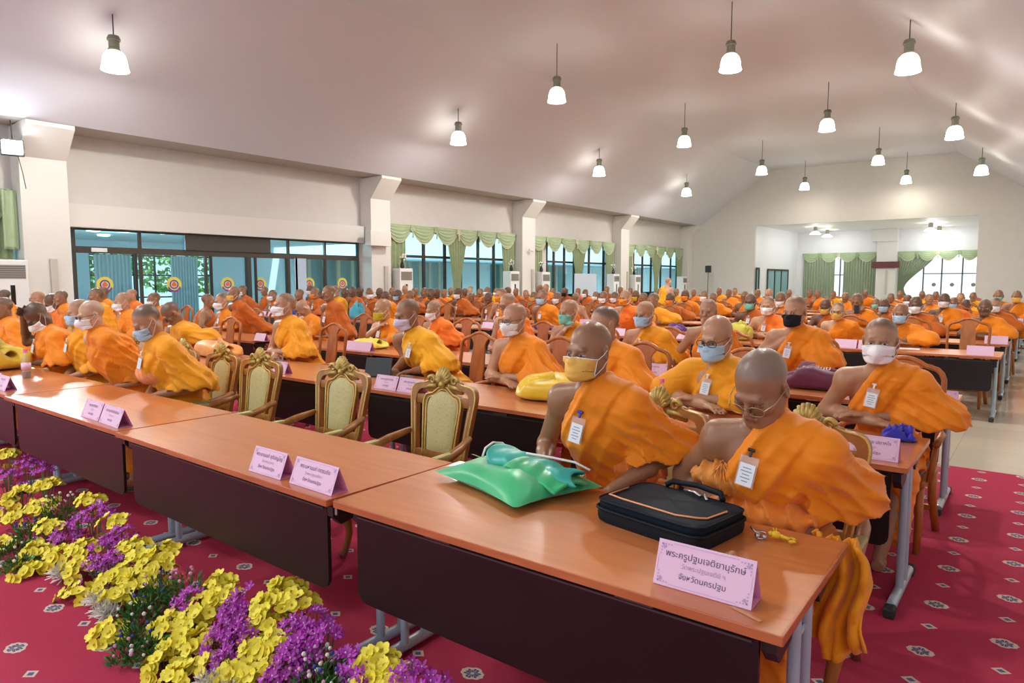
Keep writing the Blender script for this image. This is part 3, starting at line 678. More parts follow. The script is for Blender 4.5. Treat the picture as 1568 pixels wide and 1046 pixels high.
def make_wood_chair(label):
    T = thing('wooden_chair', label, 'chair', (0,0,0), 0, 'wooden splat back armchairs')
    o = []
    W = .235
    for k in range(7): t = k/6; o.append((W*(.93+.07*t), .46+(.93-.46)*t))
    o += [(W*.99,.975),(W*.93,1.01),(W*.82,1.035),(W*.68,1.045),(W*.52,1.055),(W*.38,1.075),(W*.2,1.092),(0,1.098)]
    full = [(-x, z) for x, z in o]+[(x, z) for x, z in reversed(o[:-1])]
    MB().tube([(x, PB(z), z) for x, z in full], .020, 10, flat=.85).build('back_frame', wc, T, smooth=True)
    def fn(side):
        def f(u, v):
            z = .50+.585*v; t = (z-.50)/.585; xw = .070+.018*math.sin(t*PI*1.2)+(.11*max(0,(t-.80)/.2)**2); return ((u*2-1)*xw, PB(z)-.010, z if t < .99 else z-abs(u*2-1)*.02)
        return f
    MB().grid(fn(0), 10, 24, .018).build('splat', wc, T, smooth=SM)
    MB().box((0,0,.425), (.50,.46,.045), bev=.012).build('seat', wc, T)
    MB().box((0,-.005,.465), (.44,.41,.04), bev=.018).build('seat_pad', mat('brown_seat_pad', (.10,.05,.03), .6), T)
    for sx in (-1,1):
        MB().tube([(sx*.235,.27,.66),(sx*.275,.10,.67),(sx*.285,-.14,.655)], [.018,.02,.022], 8).tube([(sx*.282,-.11,.65),(sx*.26,-.16,.43)], [.016,.018], 8).build('armrest', wc, T, smooth=True)
        MB().tube([(sx*.22,-.19,.42),(sx*.225,-.20,.20),(sx*.22,-.20,0)], [.026,.022,.018], 8).build('leg', wc, T, smooth=True)
        MB().tube([(sx*.21,.24,.46),(sx*.22,.24,.22),(sx*.235,.32,.0)], [.028,.026,.022], 8).build('leg', wc, T, smooth=True)
    MB().box((0,.235,.17), (.42,.02,.035)).build('stretcher', wc, T)
    return T

# ---------------------------------------------------------------- bodies grown from a distance field
SKIN = [(.58,.35,.225), (.46,.245,.14), (.30,.15,.080), (.165,.080,.045)]
TONE = {'g': (.88,.41,.006), 'y': (.86,.34,.006), 'o': (.86,.255,.006), 'b': (.90,.19,.012), 'r': (.54,.12,.006), 'm': (.38,.075,.010)}
TNAME = {'g': 'golden yellow', 'y': 'amber', 'o': 'orange', 'b': 'bright orange', 'r': 'rust orange', 'm': 'brown'}
skinm = mat_attr('skin', .31, .25, 260, .45)
def robe_mat(t):
    nm = 'robe_'+TNAME[t].replace(' ', '_')
    if nm in MATS: return MATS[nm]
    m, n, l, b = newmat(nm); b.inputs['Roughness'].default_value = .60; b.inputs['Sheen Weight'].default_value = .15; b.inputs['Specular IOR Level'].default_value = .28
    tc = n.new('ShaderNodeTexCoord'); t1 = n.new('ShaderNodeTexNoise'); t1.inputs['Scale'].default_value = 5; t1.inputs['Detail'].default_value = 3
    l.new(tc.outputs['Object'], t1.inputs['Vector']); mr = n.new('ShaderNodeMapRange'); mr.inputs['From Min'].default_value = .3; mr.inputs['From Max'].default_value = .7; mr.inputs['To Min'].default_value = .90; mr.inputs['To Max'].default_value = 1.08
    l.new(t1.outputs['Fac'], mr.inputs['Value']); vs = n.new('ShaderNodeVectorMath'); vs.operation = 'SCALE'; vs.inputs[0].default_value = TONE[t]; l.new(mr.outputs[0], vs.inputs['Scale']); l.new(vs.outputs[0], b.inputs['Base Color'])
    mp = n.new('ShaderNodeMapping'); mp.inputs['Rotation'].default_value = (.2,.75,.3); mp.inputs['Scale'].default_value = (1.0,1.0,2.3); l.new(tc.outputs['Object'], mp.inputs[0])
    t2 = n.new('ShaderNodeTexNoise'); t2.noise_type = 'RIDGED_MULTIFRACTAL'; t2.inputs['Scale'].default_value = 6.5; t2.inputs['Detail'].default_value = 2.5; t2.inputs['Roughness'].default_value = .45; t2.inputs['Distortion'].default_value = .5
    l.new(mp.outputs[0], t2.inputs['Vector']); t3 = n.new('ShaderNodeTexNoise'); t3.inputs['Scale'].default_value = 420; l.new(tc.outputs['Object'], t3.inputs['Vector'])
    b1 = n.new('ShaderNodeBump'); b1.inputs['Strength'].default_value = 1.0; b1.inputs['Distance'].default_value = .012; l.new(t2.outputs['Fac'], b1.inputs['Height'])
    b2 = n.new('ShaderNodeBump'); b2.inputs['Strength'].default_value = .10; b2.inputs['Distance'].default_value = .002; l.new(t3.outputs['Fac'], b2.inputs['Height']); l.new(b1.outputs[0], b2.inputs['Normal']); l.new(b2.outputs[0], b.inputs['Normal'])
    MATS[nm] = m; return m
def axis(lo, hi, f0, f1, hf, hb):
    a = [lo]
    while a[-1] < hi:
        x = a[-1]; d = 0 if f0 <= x <= f1 else min(abs(x-f0), abs(x-f1))
        a.append(x + (hf + (hb-hf)*min(1, d/.06)))
    return np.array(a, dtype=np.float32)
class Field:
    def __init__(s, xs, ys, zs):
        s.ax = (xs, ys, zs); s.D = np.full((len(xs), len(ys), len(zs)), .3, dtype=np.float32)
    def sl(s, lo, hi, m):
        r = []
        for a, l_, h_ in zip(s.ax, lo, hi):
            i = int(np.searchsorted(a, l_-m)); j = int(np.searchsorted(a, h_+m)); r.append(slice(max(0, i-1), min(len(a), j+1)))
        return tuple(r)
    def pts(s, sl):
        return s.ax[0][sl[0]][:,None,None], s.ax[1][sl[1]][None,:,None], s.ax[2][sl[2]][None,None,:]
    def merge(s, sl, d, k, sub=False):
        A = s.D[sl]
        if A.size == 0: return
        if sub:
            h = np.clip(.5-.5*(A+d)/k, 0, 1); s.D[sl] = A*(1-h)+(-d)*h+k*h*(1-h)
        else:
            h = np.clip(.5+.5*(A-d)/k, 0, 1); s.D[sl] = A*(1-h)+d*h-k*h*(1-h)
    def cap(s, a, b, ra, rb=None, k=.02, sub=False):
        rb = ra if rb is None else rb; a = np.array(a, float); b = np.array(b, float); R = max(ra, rb)
        sl = s.sl(np.minimum(a, b)-R, np.maximum(a, b)+R, k+.03); X, Y, Z = s.pts(sl); ab = b-a; L = float(ab@ab)+1e-9
        t = np.clip(((X-a[0])*ab[0]+(Y-a[1])*ab[1]+(Z-a[2])*ab[2])/L, 0, 1)
        d = np.sqrt((X-a[0]-t*ab[0])**2+(Y-a[1]-t*ab[1])**2+(Z-a[2]-t*ab[2])**2)-(ra+(rb-ra)*t)
        s.merge(sl, d.astype(np.float32), k, sub)
    def ell(s, c, r, B=None, k=.02, sub=False):
        c = np.array(c, float); r = np.array(r, float); R = r.max(); sl = s.sl(c-R, c+R, k+.03); X, Y, Z = s.pts(sl)
        x, y, z = X-c[0], Y-c[1], Z-c[2]
        if B is not None: x, y, z = (x*B[0][0]+y*B[0][1]+z*B[0][2]), (x*B[1][0]+y*B[1][1]+z*B[1][2]), (x*B[2][0]+y*B[2][1]+z*B[2][2])
        k0 = np.sqrt((x/r[0])**2+(y/r[1])**2+(z/r[2])**2); k1 = np.sqrt((x/r[0]**2)**2+(y/r[1]**2)**2+(z/r[2]**2)**2)+1e-6
        s.merge(sl, (k0*(k0-1)/k1).astype(np.float32), k, sub)
    def mesh(s):
        D = s.D; D[0] = D[-1] = .1; D[:,0] = D[:,-1] = .1; D[:,:,0] = D[:,:,-1] = .1
        xs, ys, zs = s.ax; I = D < 0
        c = I[:-1,:-1,:-1].astype(np.int8)
        for (i, j, k) in ((1,0,0),(0,1,0),(1,1,0),(0,0,1),(1,0,1),(0,1,1),(1,1,1)):
            c = c + I[i:I.shape[0]-1+i, j:I.shape[1]-1+j, k:I.shape[2]-1+k]
        act = (c > 0) & (c < 8); ci, cj, ck = np.nonzero(act); N = len(ci)
        idx = np.full(act.shape, -1, dtype=np.int32); idx[ci, cj, ck] = np.arange(N)
        P = np.zeros((N,3)); W = np.zeros(N)
        cx = [xs[ci], xs[ci+1]]; cy = [ys[cj], ys[cj+1]]; cz = [zs[ck], zs[ck+1]]
        V = {(a,b,e): D[ci+a, cj+b, ck+e] for a in (0,1) for b in (0,1) for e in (0,1)}
        for p in V:
            for ax in range(3):
                if p[ax] == 1: continue
                q = list(p); q[ax] = 1; q = tuple(q); va, vb = V[p], V[q]; mk = (va < 0) != (vb < 0)
                t = np.where(mk, va/(va-vb+1e-12), 0); A = [cx[p[0]], cy[p[1]], cz[p[2]]]; B = [cx[q[0]], cy[q[1]], cz[q[2]]]
                for d in range(3): P[:,d] += np.where(mk, A[d]+t*(B[d]-A[d]), 0)
                W += mk
        P /= W[:,None]; F = []
        for ax in range(3):
            a = [slice(None)]*3; b = [slice(None)]*3; a[ax] = slice(0,-1); b[ax] = slice(1,None)
            s0 = I[tuple(a)]; s1 = I[tuple(b)]; e = s0 != s1
            o = [d for d in range(3) if d != ax]
            lim = [slice(None)]*3; lim[o[0]] = slice(1,-1); lim[o[1]] = slice(1,-1)
            m = np.zeros_like(e); m[tuple(lim)] = e[tuple(lim)]
            q = np.array(np.nonzero(m)); fl = s0[tuple(q)]
            def cell(d0, d1):
                r = q.copy(); r[o[0]] -= d0; r[o[1]] -= d1; return idx[tuple(r)]
            f = np.stack([cell(1,1), cell(0,1), cell(0,0), cell(1,0)], 1)
            if ax == 1: fl = ~fl
            f[~fl] = f[~fl][:, ::-1]; F.append(f)
        F = np.concatenate(F); F = F[(F >= 0).all(1)]
        return P, F
def np_mesh(name, P, F, m, parent=None, col=None):
    me = bpy.data.meshes.new(name); me.vertices.add(len(P)); me.vertices.foreach_set('co', P.astype(np.float32).ravel())
    me.loops.add(len(F)*4); me.loops.foreach_set('vertex_index', F.astype(np.int32).ravel())
    me.polygons.add(len(F)); me.polygons.foreach_set('loop_start', np.arange(0, len(F)*4, 4, dtype=np.int32))
    me.update(calc_edges=True); me.polygons.foreach_set('use_smooth', np.ones(len(F), dtype=bool))
    if col is not None:
        ca = me.color_attributes.new('Col', 'FLOAT_COLOR', 'POINT'); ca.data.foreach_set('color', np.concatenate([col, np.ones((len(P),1))], 1).astype(np.float32).ravel())
    me.materials.append(m); me.validate()
    o = bpy.data.objects.new(name, me); COL.objects.link(o)
    if parent: o.parent = parent
    return o
def nz(P, sc, seed):
    r = np.random.RandomState(seed); o = 0
    for i in range(5):
        d = r.normal(size=3); d /= np.linalg.norm(d); o = o + np.sin((P[0]*d[0]+P[1]*d[1]+P[2]*d[2])*sc*(1+.35*i)+r.uniform(0,6.28))
    return o/3.0
LOD = {0: (.0040,.0085), 1: (.0065,.0125), 2: (.0105,.021), 3: (.014,.027)}
def v3(*a): return np.array(a, float)
def norm(v): return v/(np.linalg.norm(v)+1e-9)
maskm = {'W': (.90,.91,.93), 'B': (.42,.62,.80), 'Y': (.78,.47,.10), 'O': (.85,.28,.03), 'K': (.008,.010,.016), 'G': (.22,.60,.48), 'V': (.66,.60,.80), 'D': (.55,.42,.03)}
MNAME = {'W': 'white mask', 'B': 'pale blue mask', 'Y': 'yellow mask', 'O': 'orange mask', 'K': 'black mask', 'G': 'green mask', 'V': 'lilac mask', 'D': 'olive yellow mask', 'N': ''}
strapm = mat('mask_strap', (.82,.82,.84), .6); darkstrap = mat('dark_strap', (.03,.03,.03), .6)
goldf = mat('thin_gold_frame', (.55,.42,.25), .3, metal=.8); blackf = mat('black_frame', (.03,.015,.012), .3)
lensm = glass_mat('spectacle_lens', (.93,.95,.95), .03)
plastic = glass_mat('clear_badge_sleeve', (.92,.94,.96), .10, .15); bcard = mat('badge_card', (.80,.84,.90), .5); bprint = mat('badge_print', (.20,.25,.40), .6)
clipm = {'blue': mat('blue_clip', (.03,.03,.45), .3), 'black': mat('black_clip', (.02,.02,.02), .3), 'white': mat('white_clip', (.8,.8,.8), .3)}

def person(label, x, y, hx, hy, hz, s=1.0, yaw=0, pitch=5, roll=0, mask='N', tone='o', skin=1, flags='', lod=3, rot=0, seed=1, arms=None, group=None, stand=False, clip='white', hair=.5, hemz=None):
    """seated figure; x, y = under the pelvis; head centre at (hx, hy, hz); faces -y"""
    rs = np.random.RandomState(seed); T = thing('person', label, 'person', (x, y, 0), rot, group)
    hf, hb = LOD[lod]; ya, pa, ra = math.radians(yaw), math.radians(pitch), math.radians(roll)
    Hc = v3(hx-x, hy-y, hz); hs = s
    if rot: Hc = v3(0, -.12, hz)
    F = v3(-math.sin(ya)*math.cos(pa), -math.cos(ya)*math.cos(pa), -math.sin(pa)); L = v3(math.cos(ya), -math.sin(ya), 0)
    U = np.cross(F, L); L, U = L*math.cos(ra)+U*math.sin(ra), U*math.cos(ra)-L*math.sin(ra)
    B = np.array([L, -F, U])
    H = lambda a, b, c: Hc+hs*(a*L-b*F+c*U)
    pz = .58 if not stand else hz-.62*s
    fh = norm(v3(F[0], F[1], 0)*.3+v3(0,-1,0))
    Nb = Hc - fh*(.035+.05*math.sin(pa))*s + v3(0,0,-.155*s+.03*math.sin(pa)*s)
    Pv = v3(0, .04, pz)
    C = Pv+(Nb-Pv)*.66+v3(0,-.015,0)
    up = norm(Nb-Pv); fat = rs.uniform(.95,1.12) if 'thin' not in flags else .92
    SR = Nb+v3(-.165*s,.012,-.06*s); SL = Nb+v3(.165*s,.012,-.06*s)
    # arms
    ty = hy-y+.02 if not rot else -.3
    A = {'table': (v3(-.30*s,-.16,.83), v3(-.10,-.36,.800), v3(.29*s,-.16,.83), v3(.07,-.36,.802)),
         'arms': (v3(-.27*s,-.26,.815), v3(.02,-.42,.800), v3(.27*s,-.26,.815), v3(-.05,-.37,.83)),
         'lap': (v3(-.29*s,-.04,.78), v3(-.08,-.24,.70), v3(.28*s,-.04,.78), v3(.04,-.26,.69)),
         'chin': (v3(-.22*s,-.32,.86), Hc+v3(-.02,-.07,-.20*s), v3(.27*s,-.2,.82), v3(.02,-.40,.80)),
         'hands': (v3(-.27*s,-.26,.90), v3(-.02,-.26,1.10), v3(.26*s,-.26,.90), v3(.03,-.25,1.06)),
         'headhand': (v3(-.36*s,-.30,.98), H(-.06,-.04,.09), v3(.27*s,-.2,.82), v3(.05,-.36,.80)),
         'phone': (v3(-.2*s,-.2,.84), v3(.0,-.30,1.02), v3(.2*s,-.2,.84), v3(.08,-.28,1.0)),
         'stand': (v3(-.24*s,-.08,hz-.5*s), v3(-.05,-.22,hz-.55*s), v3(.24*s,-.08,hz-.5*s), v3(.05,-.22,hz-.55*s))}
    pose = 'table'
    for q in A:
        if q in flags.split(): pose = q
    if stand: pose = 'stand'
    ER, WR, EL, WL = arms if arms else A[pose]
    low = 0.0 if lod <= 1 and not stand else (.40 if not stand else 0)
    lo = v3(-.52, min(-.62, WL[1]-.2, WR[1]-.2), low); hi = v3(.52, .34, hz+.16*s)
    if stand: lo = v3(-.45,-.42,0); hi = v3(.45,.4,hz+.16*s)
    ax_ = lambda f: (axis(lo[0], hi[0], Hc[0]-.10, Hc[0]+.10, f[0], f[1]), axis(lo[1], hi[1], Hc[1]-.13, Hc[1]+.12, f[0], f[1]), axis(lo[2], hi[2], Hc[2]-.15, Hc[2]+.13, f[0], f[1]))
    G = Field(*ax_((hf, hb)))
    # torso
    G.ell(Pv+v3(0,0,.0), (.175*fat,.14*fat,.13), k=.03)
    G.cap(Pv+up*.06, C, .135*fat, .13*fat, k=.06)
    Bt = np.array([[1,0,0],[0,up[2],-up[1]],[0,up[1],up[2]]])
    G.ell(C, (.165*fat*s,.115*fat*s,.15), Bt, k=.05)
    for S_ in (SR, SL):
        G.cap(Nb+v3(0,.015,-.025), S_+v3(0,0,.004), .052*s, .054*s, k=.04); G.ell(S_+v3(0,0,-.02), (.058*s,.058*s,.068*s), k=.03)
    G.cap(C+v3(-.07*s,-.075*fat,.05), C+v3(-.05*s,-.08*fat,-.0), .05*s, .045*s, k=.05)
    # neck
    G.cap(H(0,.018,-.05), Nb+v3(0,.0,-.01), .052*hs, .060*hs, k=.03)
    # arms
    for S_, E_, W_ in ((SR, ER, WR), (SL, EL, WL)):
        G.cap(S_+v3(0,0,-.02), E_, .050*s, .041*s, k=.03); G.cap(E_, E_+(W_-E_)*.35, .041*s, .040*s, k=.02); G.cap(E_+(W_-E_)*.35, W_, .040*s, .026*s, k=.015)
    # hands
    for sd, E_, W_ in ((-1, ER, WR), (1, EL, WL)):
        d = norm(W_-E_)
        if pose in ('table','arms') : d = norm(v3(d[0]*.7, d[1], 0)); n_ = v3(0,0,1)
        elif pose == 'headhand' and sd < 0: d = norm(U*.6+F*.2+L*.9); n_ = norm(U+F*.2-L*.4); 
        elif pose in ('hands','chin','phone','stand'): n_ = norm(np.cross(d, v3(0,0,1)))*sd; n_ = norm(n_*.6+v3(0,-.7,.2))
        else: n_ = norm(v3(-.2*sd,-.1,1.0))
        n_ = norm(n_-d*(n_@d)); si = np.cross(d, n_)*sd     # si towards the thumb side
        hh = s*.98; pc = W_+d*.048*hh
        G.ell(pc, (.040*hh,.050*hh,.0165*hh), np.array([si, d, n_]), k=.014)
        if lod <= 2:
            curl = {'table': .25, 'arms': .3, 'lap': .5, 'hands': 1.0, 'chin': .9, 'headhand': .3, 'phone': .9, 'stand': .8}[pose]
            for fi, (o, ln) in enumerate(((.028,.068),(.0095,.076),(-.0095,.070),(-.028,.055))):
                b0 = pc+si*o*hh+d*.040*hh; dd = d; p0 = b0
                for seg in range(3):
                    a_ = curl*(.35+.45*seg)+.05*fi; q = norm(d*math.cos(a_)-n_*math.sin(a_)); ll = ln*hh*(.45,.32,.26)[seg]
                    p1 = p0+q*ll; G.cap(p0, p1, (.0094-.0008*seg)*hh, (.0088-.0010*seg)*hh, k=.005); p0 = p1
            t0 = W_+d*.022*hh+si*.026*hh; t1 = t0+norm(d*.7+si*.75-n_*.2)*.040*hh; t2 = t1+norm(d*1.0+si*.25-n_*.3)*.032*hh
            G.cap(t0, t1, .0125*hh, .0105*hh, k=.012); G.cap(t1, t2, .0105*hh, .0085*hh, k=.004)
    # legs
    if not stand and lod <= 1:
        for sd in (-1, 1):
            kn = v3(.15*sd, -.42, .50); an = v3(.11*sd, -.46, .10)
            if 'feetfwd' in flags: an = v3(.10*sd-.02, -.62+(.05 if sd > 0 else 0), .085)
            G.cap(Pv+v3(.09*sd,0,-.02), kn, .085, .062, k=.03); G.cap(kn, an, .058, .036, k=.02)
            ft = an+v3(0,-.13,-.055); G.cap(an+v3(0,.03,-.045), ft, .036, .028, k=.02); G.ell(ft+v3(0,0,-.008), (.045,.05,.022), k=.02)
            for t_ in range(5): G.cap(ft+v3((t_-2)*.018,-.03,-.008), ft+v3((t_-2)*.020,-.068+abs(t_-2+sd)*.008,-.012), .012, .011 if t_ != (0 if sd > 0 else 4) else .014, k=.005)
    # head
    fw = rs.uniform(.94,1.06); el = (lambda a, b, c, r, k=.02, sub=False: G.ell(H(a,b,c), np.array(r)*hs, B, k=k*hs, sub=sub))
    cp = (lambda a, b, r0, r1, k=.02, sub=False: G.cap(H(*a), H(*b), r0*hs, r1*hs, k=k*hs, sub=sub))
    el(0,.016,.036, (.076,.096,.083), .01); el(0,-.012,-.035, (.063*fw,.076,.082), .035)
    cp((-.018,-.066,-.094), (.018,-.066,-.094), .022, .022, .025)
    for sd in (-1, 1):
        cp((.050*sd*fw,.012,-.045), (.034*sd,-.045,-.088), .020, .016, .025)
        el(.041*sd*fw,-.062,-.028, (.024,.020,.020), .022)
    cp((-.034,-.083,.014), (.034,-.083,.014), .0115, .0115, .016)
    for sd in (-1, 1): el(.031*sd,-.104,-.006, (.018,.014,.011), .012, True)
    if lod <= 2:
        for sd in (-1, 1): el(.031*sd,-.077,-.007, (.0150,.0145,.0110), .004)
    cp((0,-.088,.006), (0,-.108,-.030), .0075, .0105, .010)
    for sd in (-1, 1): el(.0125*sd,-.099,-.036, (.0088,.010,.0078), .006)
    if lod <= 1:
        cp((-.019,-.090,-.062), (.019,-.090,-.062), .0062, .0062, .006); cp((-.016,-.089,-.0735), (.016,-.089,-.0735), .0075, .0075, .006)
        cp((-.022,-.0985,-.0675), (.022,-.0985,-.0675), .0022, .0022, .003, True)
        for sd in (-1,1): cp((.020*sd,-.100,-.036), (.034*sd,-.088,-.062), .003, .002, .010, True)
    for sd in (-1, 1):
        Be = norm(L*sd*.92-F*.4); Bx = np.array([Be, norm(np.cross(U, Be)), U])
        G.ell(H(.079*sd,.014,-.008), v3(.0085 if lod < 2 else .012,.019,.032)*hs, Bx, k=.006*hs)
        if lod <= 1: G.ell(H(.088*sd,.006,-.004), v3(.0055,.010,.019)*hs, Bx, k=.004*hs, sub=True)
    P, Fc = G.mesh(); GB = G
    # skin colours
    q = (P-Hc)/hs; a = q@L; b = -(q@F); c = q@U; sk = np.array(SKIN[skin]); sk = sk*rs.uniform(.9,1.1); col = np.tile(sk, (len(P),1))
    col *= (1+.06*nz(P.T, 14, seed))[:,None]
    head = (np.abs(a) < .11) & (np.abs(b) < .14) & (c > -.13) & (c < .14)
    def blend(wt, cc): 
        wt = np.clip(wt, 0, 1)[:,None]; return col*(1-wt)+np.array(cc)*wt
    hairline = np.clip((c-(.052-.55*np.clip(b+.02,-.06,.03)-.6*np.clip(b-.03,0,.1)*1.0))/.032+ .3, 0, 1)*head
    hairline = np.maximum(hairline, np.clip((b-.040)/.03,0,1)*(c > -.06)*head)*(~((np.abs(a) > .074) & (c < .03)))
    if hair > 0:
        grey = np.array((.17,.155,.145) if 'grey' in flags or 'elder' in flags else (.075,.065,.055)); col = blend(hairline*hair, grey)
    if lod <= 2:
        for sd in (-1, 1):
            dx = (a-.031*sd)/.0155; dz = (c+.0065)/.0042
            r_ = dx*dx+dz*dz; front = (b < -.07)&head
            if pitch < 28:
                col = blend(((r_ < 1)&front)*.9, (.55,.50,.47)); col = blend(((((a-.031*sd)/.0062)**2+((c+.0060)/.0055)**2 < 1)&front)*1.0, (.02,.012,.01))
            col = blend((((a-.031*sd)/.018)**2+((c+.0015)/.0022)**2 < 1)*front*.75, (.05,.025,.02))
            col = blend(((np.abs(a-.033*sd) < .02)&(np.abs(c-.020-.12*(np.abs(a)-.03)) < .0035)&(b < -.07)&head)*.35, (.06,.04,.03))
            if pitch >= 28: col = blend((((a-.031*sd)/.018)**2+((c+.011)/.0024)**2 < 1)*front*.8, (.04,.02,.02))
        lip = ((a/.024)**2+((c+.0675)/.0125)**2 < 1)&(b < -.082)&head
        col = blend(lip*.5, sk*np.array((.75,.45,.45)))
        col = blend(((a/.022)**2+((c+.0675)/.0016)**2 < 1)*(b < -.08)*head*.7, sk*.25)
    np_mesh('body', P, Fc, skinm, T, col)
    # ------------------------------------------------ robe
    G = Field(*ax_((max(hf*1.6, .008 if lod == 0 else hb*.8), hb))); t_ = .020
    G.ell(Pv+v3(0,-.01,0), (.205*fat,.17*fat,.14), k=.03); G.cap(Pv+up*.06+v3(0,-.01,0), C, .165*fat, .152*fat, k=.06)
    G.ell(C, ((.178*fat)*s,(.118*fat)*s+t_+.008,.165), Bt, k=.04)
    for S_ in (SR, SL): G.cap(Nb+v3(0,.015,-.03), S_, .060*s+.008, .062*s+.006, k=.04)
    G.cap(C+v3(-.06*s,-.075*fat,.05), C+v3(-.05*s,-.08*fat,-.0), .05*s+t_*.8, .045*s+t_*.8, k=.05)
    X, Y, Z = G.pts((slice(None),)*3)
    # neckline plane from beside the neck down to under the bare arm
    Aq = Nb+v3(.035*s,0,.05*s); Bq = SR+v3(.035*s,0,-.155*s)
    dv = Aq-Bq; nn = norm(v3(-dv[2], 0, dv[0])); sd_ = (X-Aq[0])*nn[0]+(Z-Aq[2])*nn[2]
    if not stand or True: G.D = np.maximum(G.D, (sd_-.0+0*Y).astype(np.float32))
    # arm drape: its own field, cut at a hem and hollow inside so the forearm comes out of an opening
    hem = hemz if hemz is not None else EL[2]-.035
    A_ = Field(*G.ax); out_ = norm(v3(EL[0]-Nb[0], EL[1]-Nb[1], 0))
    A_.cap(Nb+v3(.060*s,.012,-.010), SL+v3(.010,0,.002), .054*s, .072*s, k=.035)
    A_.cap(SL+v3(.006,0,-.01), EL+v3(.0,.0,.0), .076*s, .118*s, k=.04); A_.cap(SL+v3(-.05,.03,-.06), EL+v3(-.09,.06,-.02), .09*s, .12*s, k=.05)
    A_.cap(EL, EL+(WL-EL)*(.45 if pose != 'stand' else .2), .115*s, .085*s, k=.05); A_.cap(EL+v3(0,.02,.0), EL+v3(-.02,.04,-.16), .12*s, .13*s, k=.05)
    if 'botharms' in flags:
        A_.cap(Nb+v3(-.055*s,.012,-.012), SR, .05*s, .068*s, k=.04); A_.cap(SR, ER+v3(0,0,.02), .072*s, .10*s, k=.05); A_.ell(C, (.19*s,.14*s,.17), Bt, k=.05)
    iiA = np.nonzero(np.abs(A_.D) < .07); PA = (G.ax[0][iiA[0]], G.ax[1][iiA[1]], G.ax[2][iiA[2]])
    ab = norm(EL-SL); e1 = norm(np.cross(ab, v3(0,1,0))); e2 = np.cross(ab, e1); r0 = [PA[i]-SL[i] for i in range(3)]
    al = r0[0]*ab[0]+r0[1]*ab[1]+r0[2]*ab[2]; an_ = np.arctan2(r0[0]*e2[0]+r0[1]*e2[1]+r0[2]*e2[2], r0[0]*e1[0]+r0[1]*e1[1]+r0[2]*e1[2])
    fs = (1.0,.8,.55,.45)[lod]
    ua = an_*11*fs+al*14+2.0*nz(PA, 6, seed+1); ub = PA[2]*95*fs+PA[0]*40*fs+2.5*nz(PA, 7, seed+9)
    rid = lambda u: 1-2*np.abs(np.sin(u*.5))**.75
    env = np.clip((al+.02)/.16, 0, 1); A_.D[iiA] -= (((.012 if lod < 2 else .009)*env*rid(ua)*(1+.5*nz(PA, 5, seed+3))+(.0065 if lod < 2 else .005)*rid(ub)*(.3+.7*env))/ (1 if lod < 2 else 1)).astype(np.float32)
    X, Y, Z = G.pts((slice(None),)*3)
    wob = hem+.012*np.sin(X*38+Y*27+seed)+(.10*np.clip(X-EL[0],-.3,.3))-.25*np.clip(Y-EL[1]-.02,0,.3)
    A0 = A_.D.copy(); A_.D = np.maximum(A_.D, (wob-Z).astype(np.float32))
    if lod <= 1: A_.D = np.maximum(A_.D, -np.maximum(A0+(.026 if lod == 0 else .032), (Z-wob-.05)).astype(np.float32))
    # lap and skirt
    if not stand:
        for sd in (-1, 1):
            kn = v3(.15*sd, -.42, .50); an = v3(.13*sd, -.46, .20)
            G.cap(Pv+v3(.09*sd,0,-.02), kn, .115, .088, k=.07)
            if lod <= 1: G.cap(kn, an, .085, .09, k=.07)
        G.ell((0,-.2,.55), (.2,.24,.09), k=.06)
        if lod <= 1: G.cap((0,-.40,.48), (0,-.42,.22), .07, .08, k=.08)
    else:
        G.cap(Pv, (0,.0,.14), .18, .18, k=.06)
    sl = (slice(None),)*3; D = G.D; near = np.abs(D) < .06
    ii = np.nonzero(near); PX = (G.ax[0][ii[0]], G.ax[1][ii[1]], G.ax[2][ii[2]])
    sdn = (PX[0]-Aq[0])*nn[0]+(PX[2]-Aq[2])*nn[2]
    # creases parallel to the neckline over the chest, falling folds on the skirt
    u1 = sdn*105*fs+2.2*nz(PX, 6, seed)+PX[1]*14; u3 = np.arctan2(PX[0], -PX[1]+.35)*30*fs+1.6*nz(PX, 6, seed+2)
    wl = np.clip((.66-PX[2])/.08, 0, 1); band = 1/(1+np.exp(-(sdn+.135*s)/.004)); edge_ = np.exp(-((sdn+.012)/.010)**2)
    f = rid(u1)*(1-wl)*(.55+.45*nz(PX, 4, seed+3))+rid(u3)*wl*1.6
    u4 = PX[0]*60*fs+PX[2]*85*fs+2.6*nz(PX, 8, seed+5)
    D[ii] = D[ii]-(f*(.0115 if lod < 2 else .007)*(1-.55*band*(1-wl))+.005*rid(u4)*(1-band*.7)).astype(np.float32)-((.026 if lod == 0 else .020 if lod < 2 else .012)*band*(PX[2] > .74)+.009*edge_).astype(np.float32)
    h_ = np.clip(.5+.5*(G.D-A_.D)/.012, 0, 1); G.D = G.D*(1-h_)+A_.D*h_-.012*h_*(1-h_)
    P, Fc = G.mesh(); np_mesh('robe', P, Fc, robe_mat(tone), T)
    RP = P
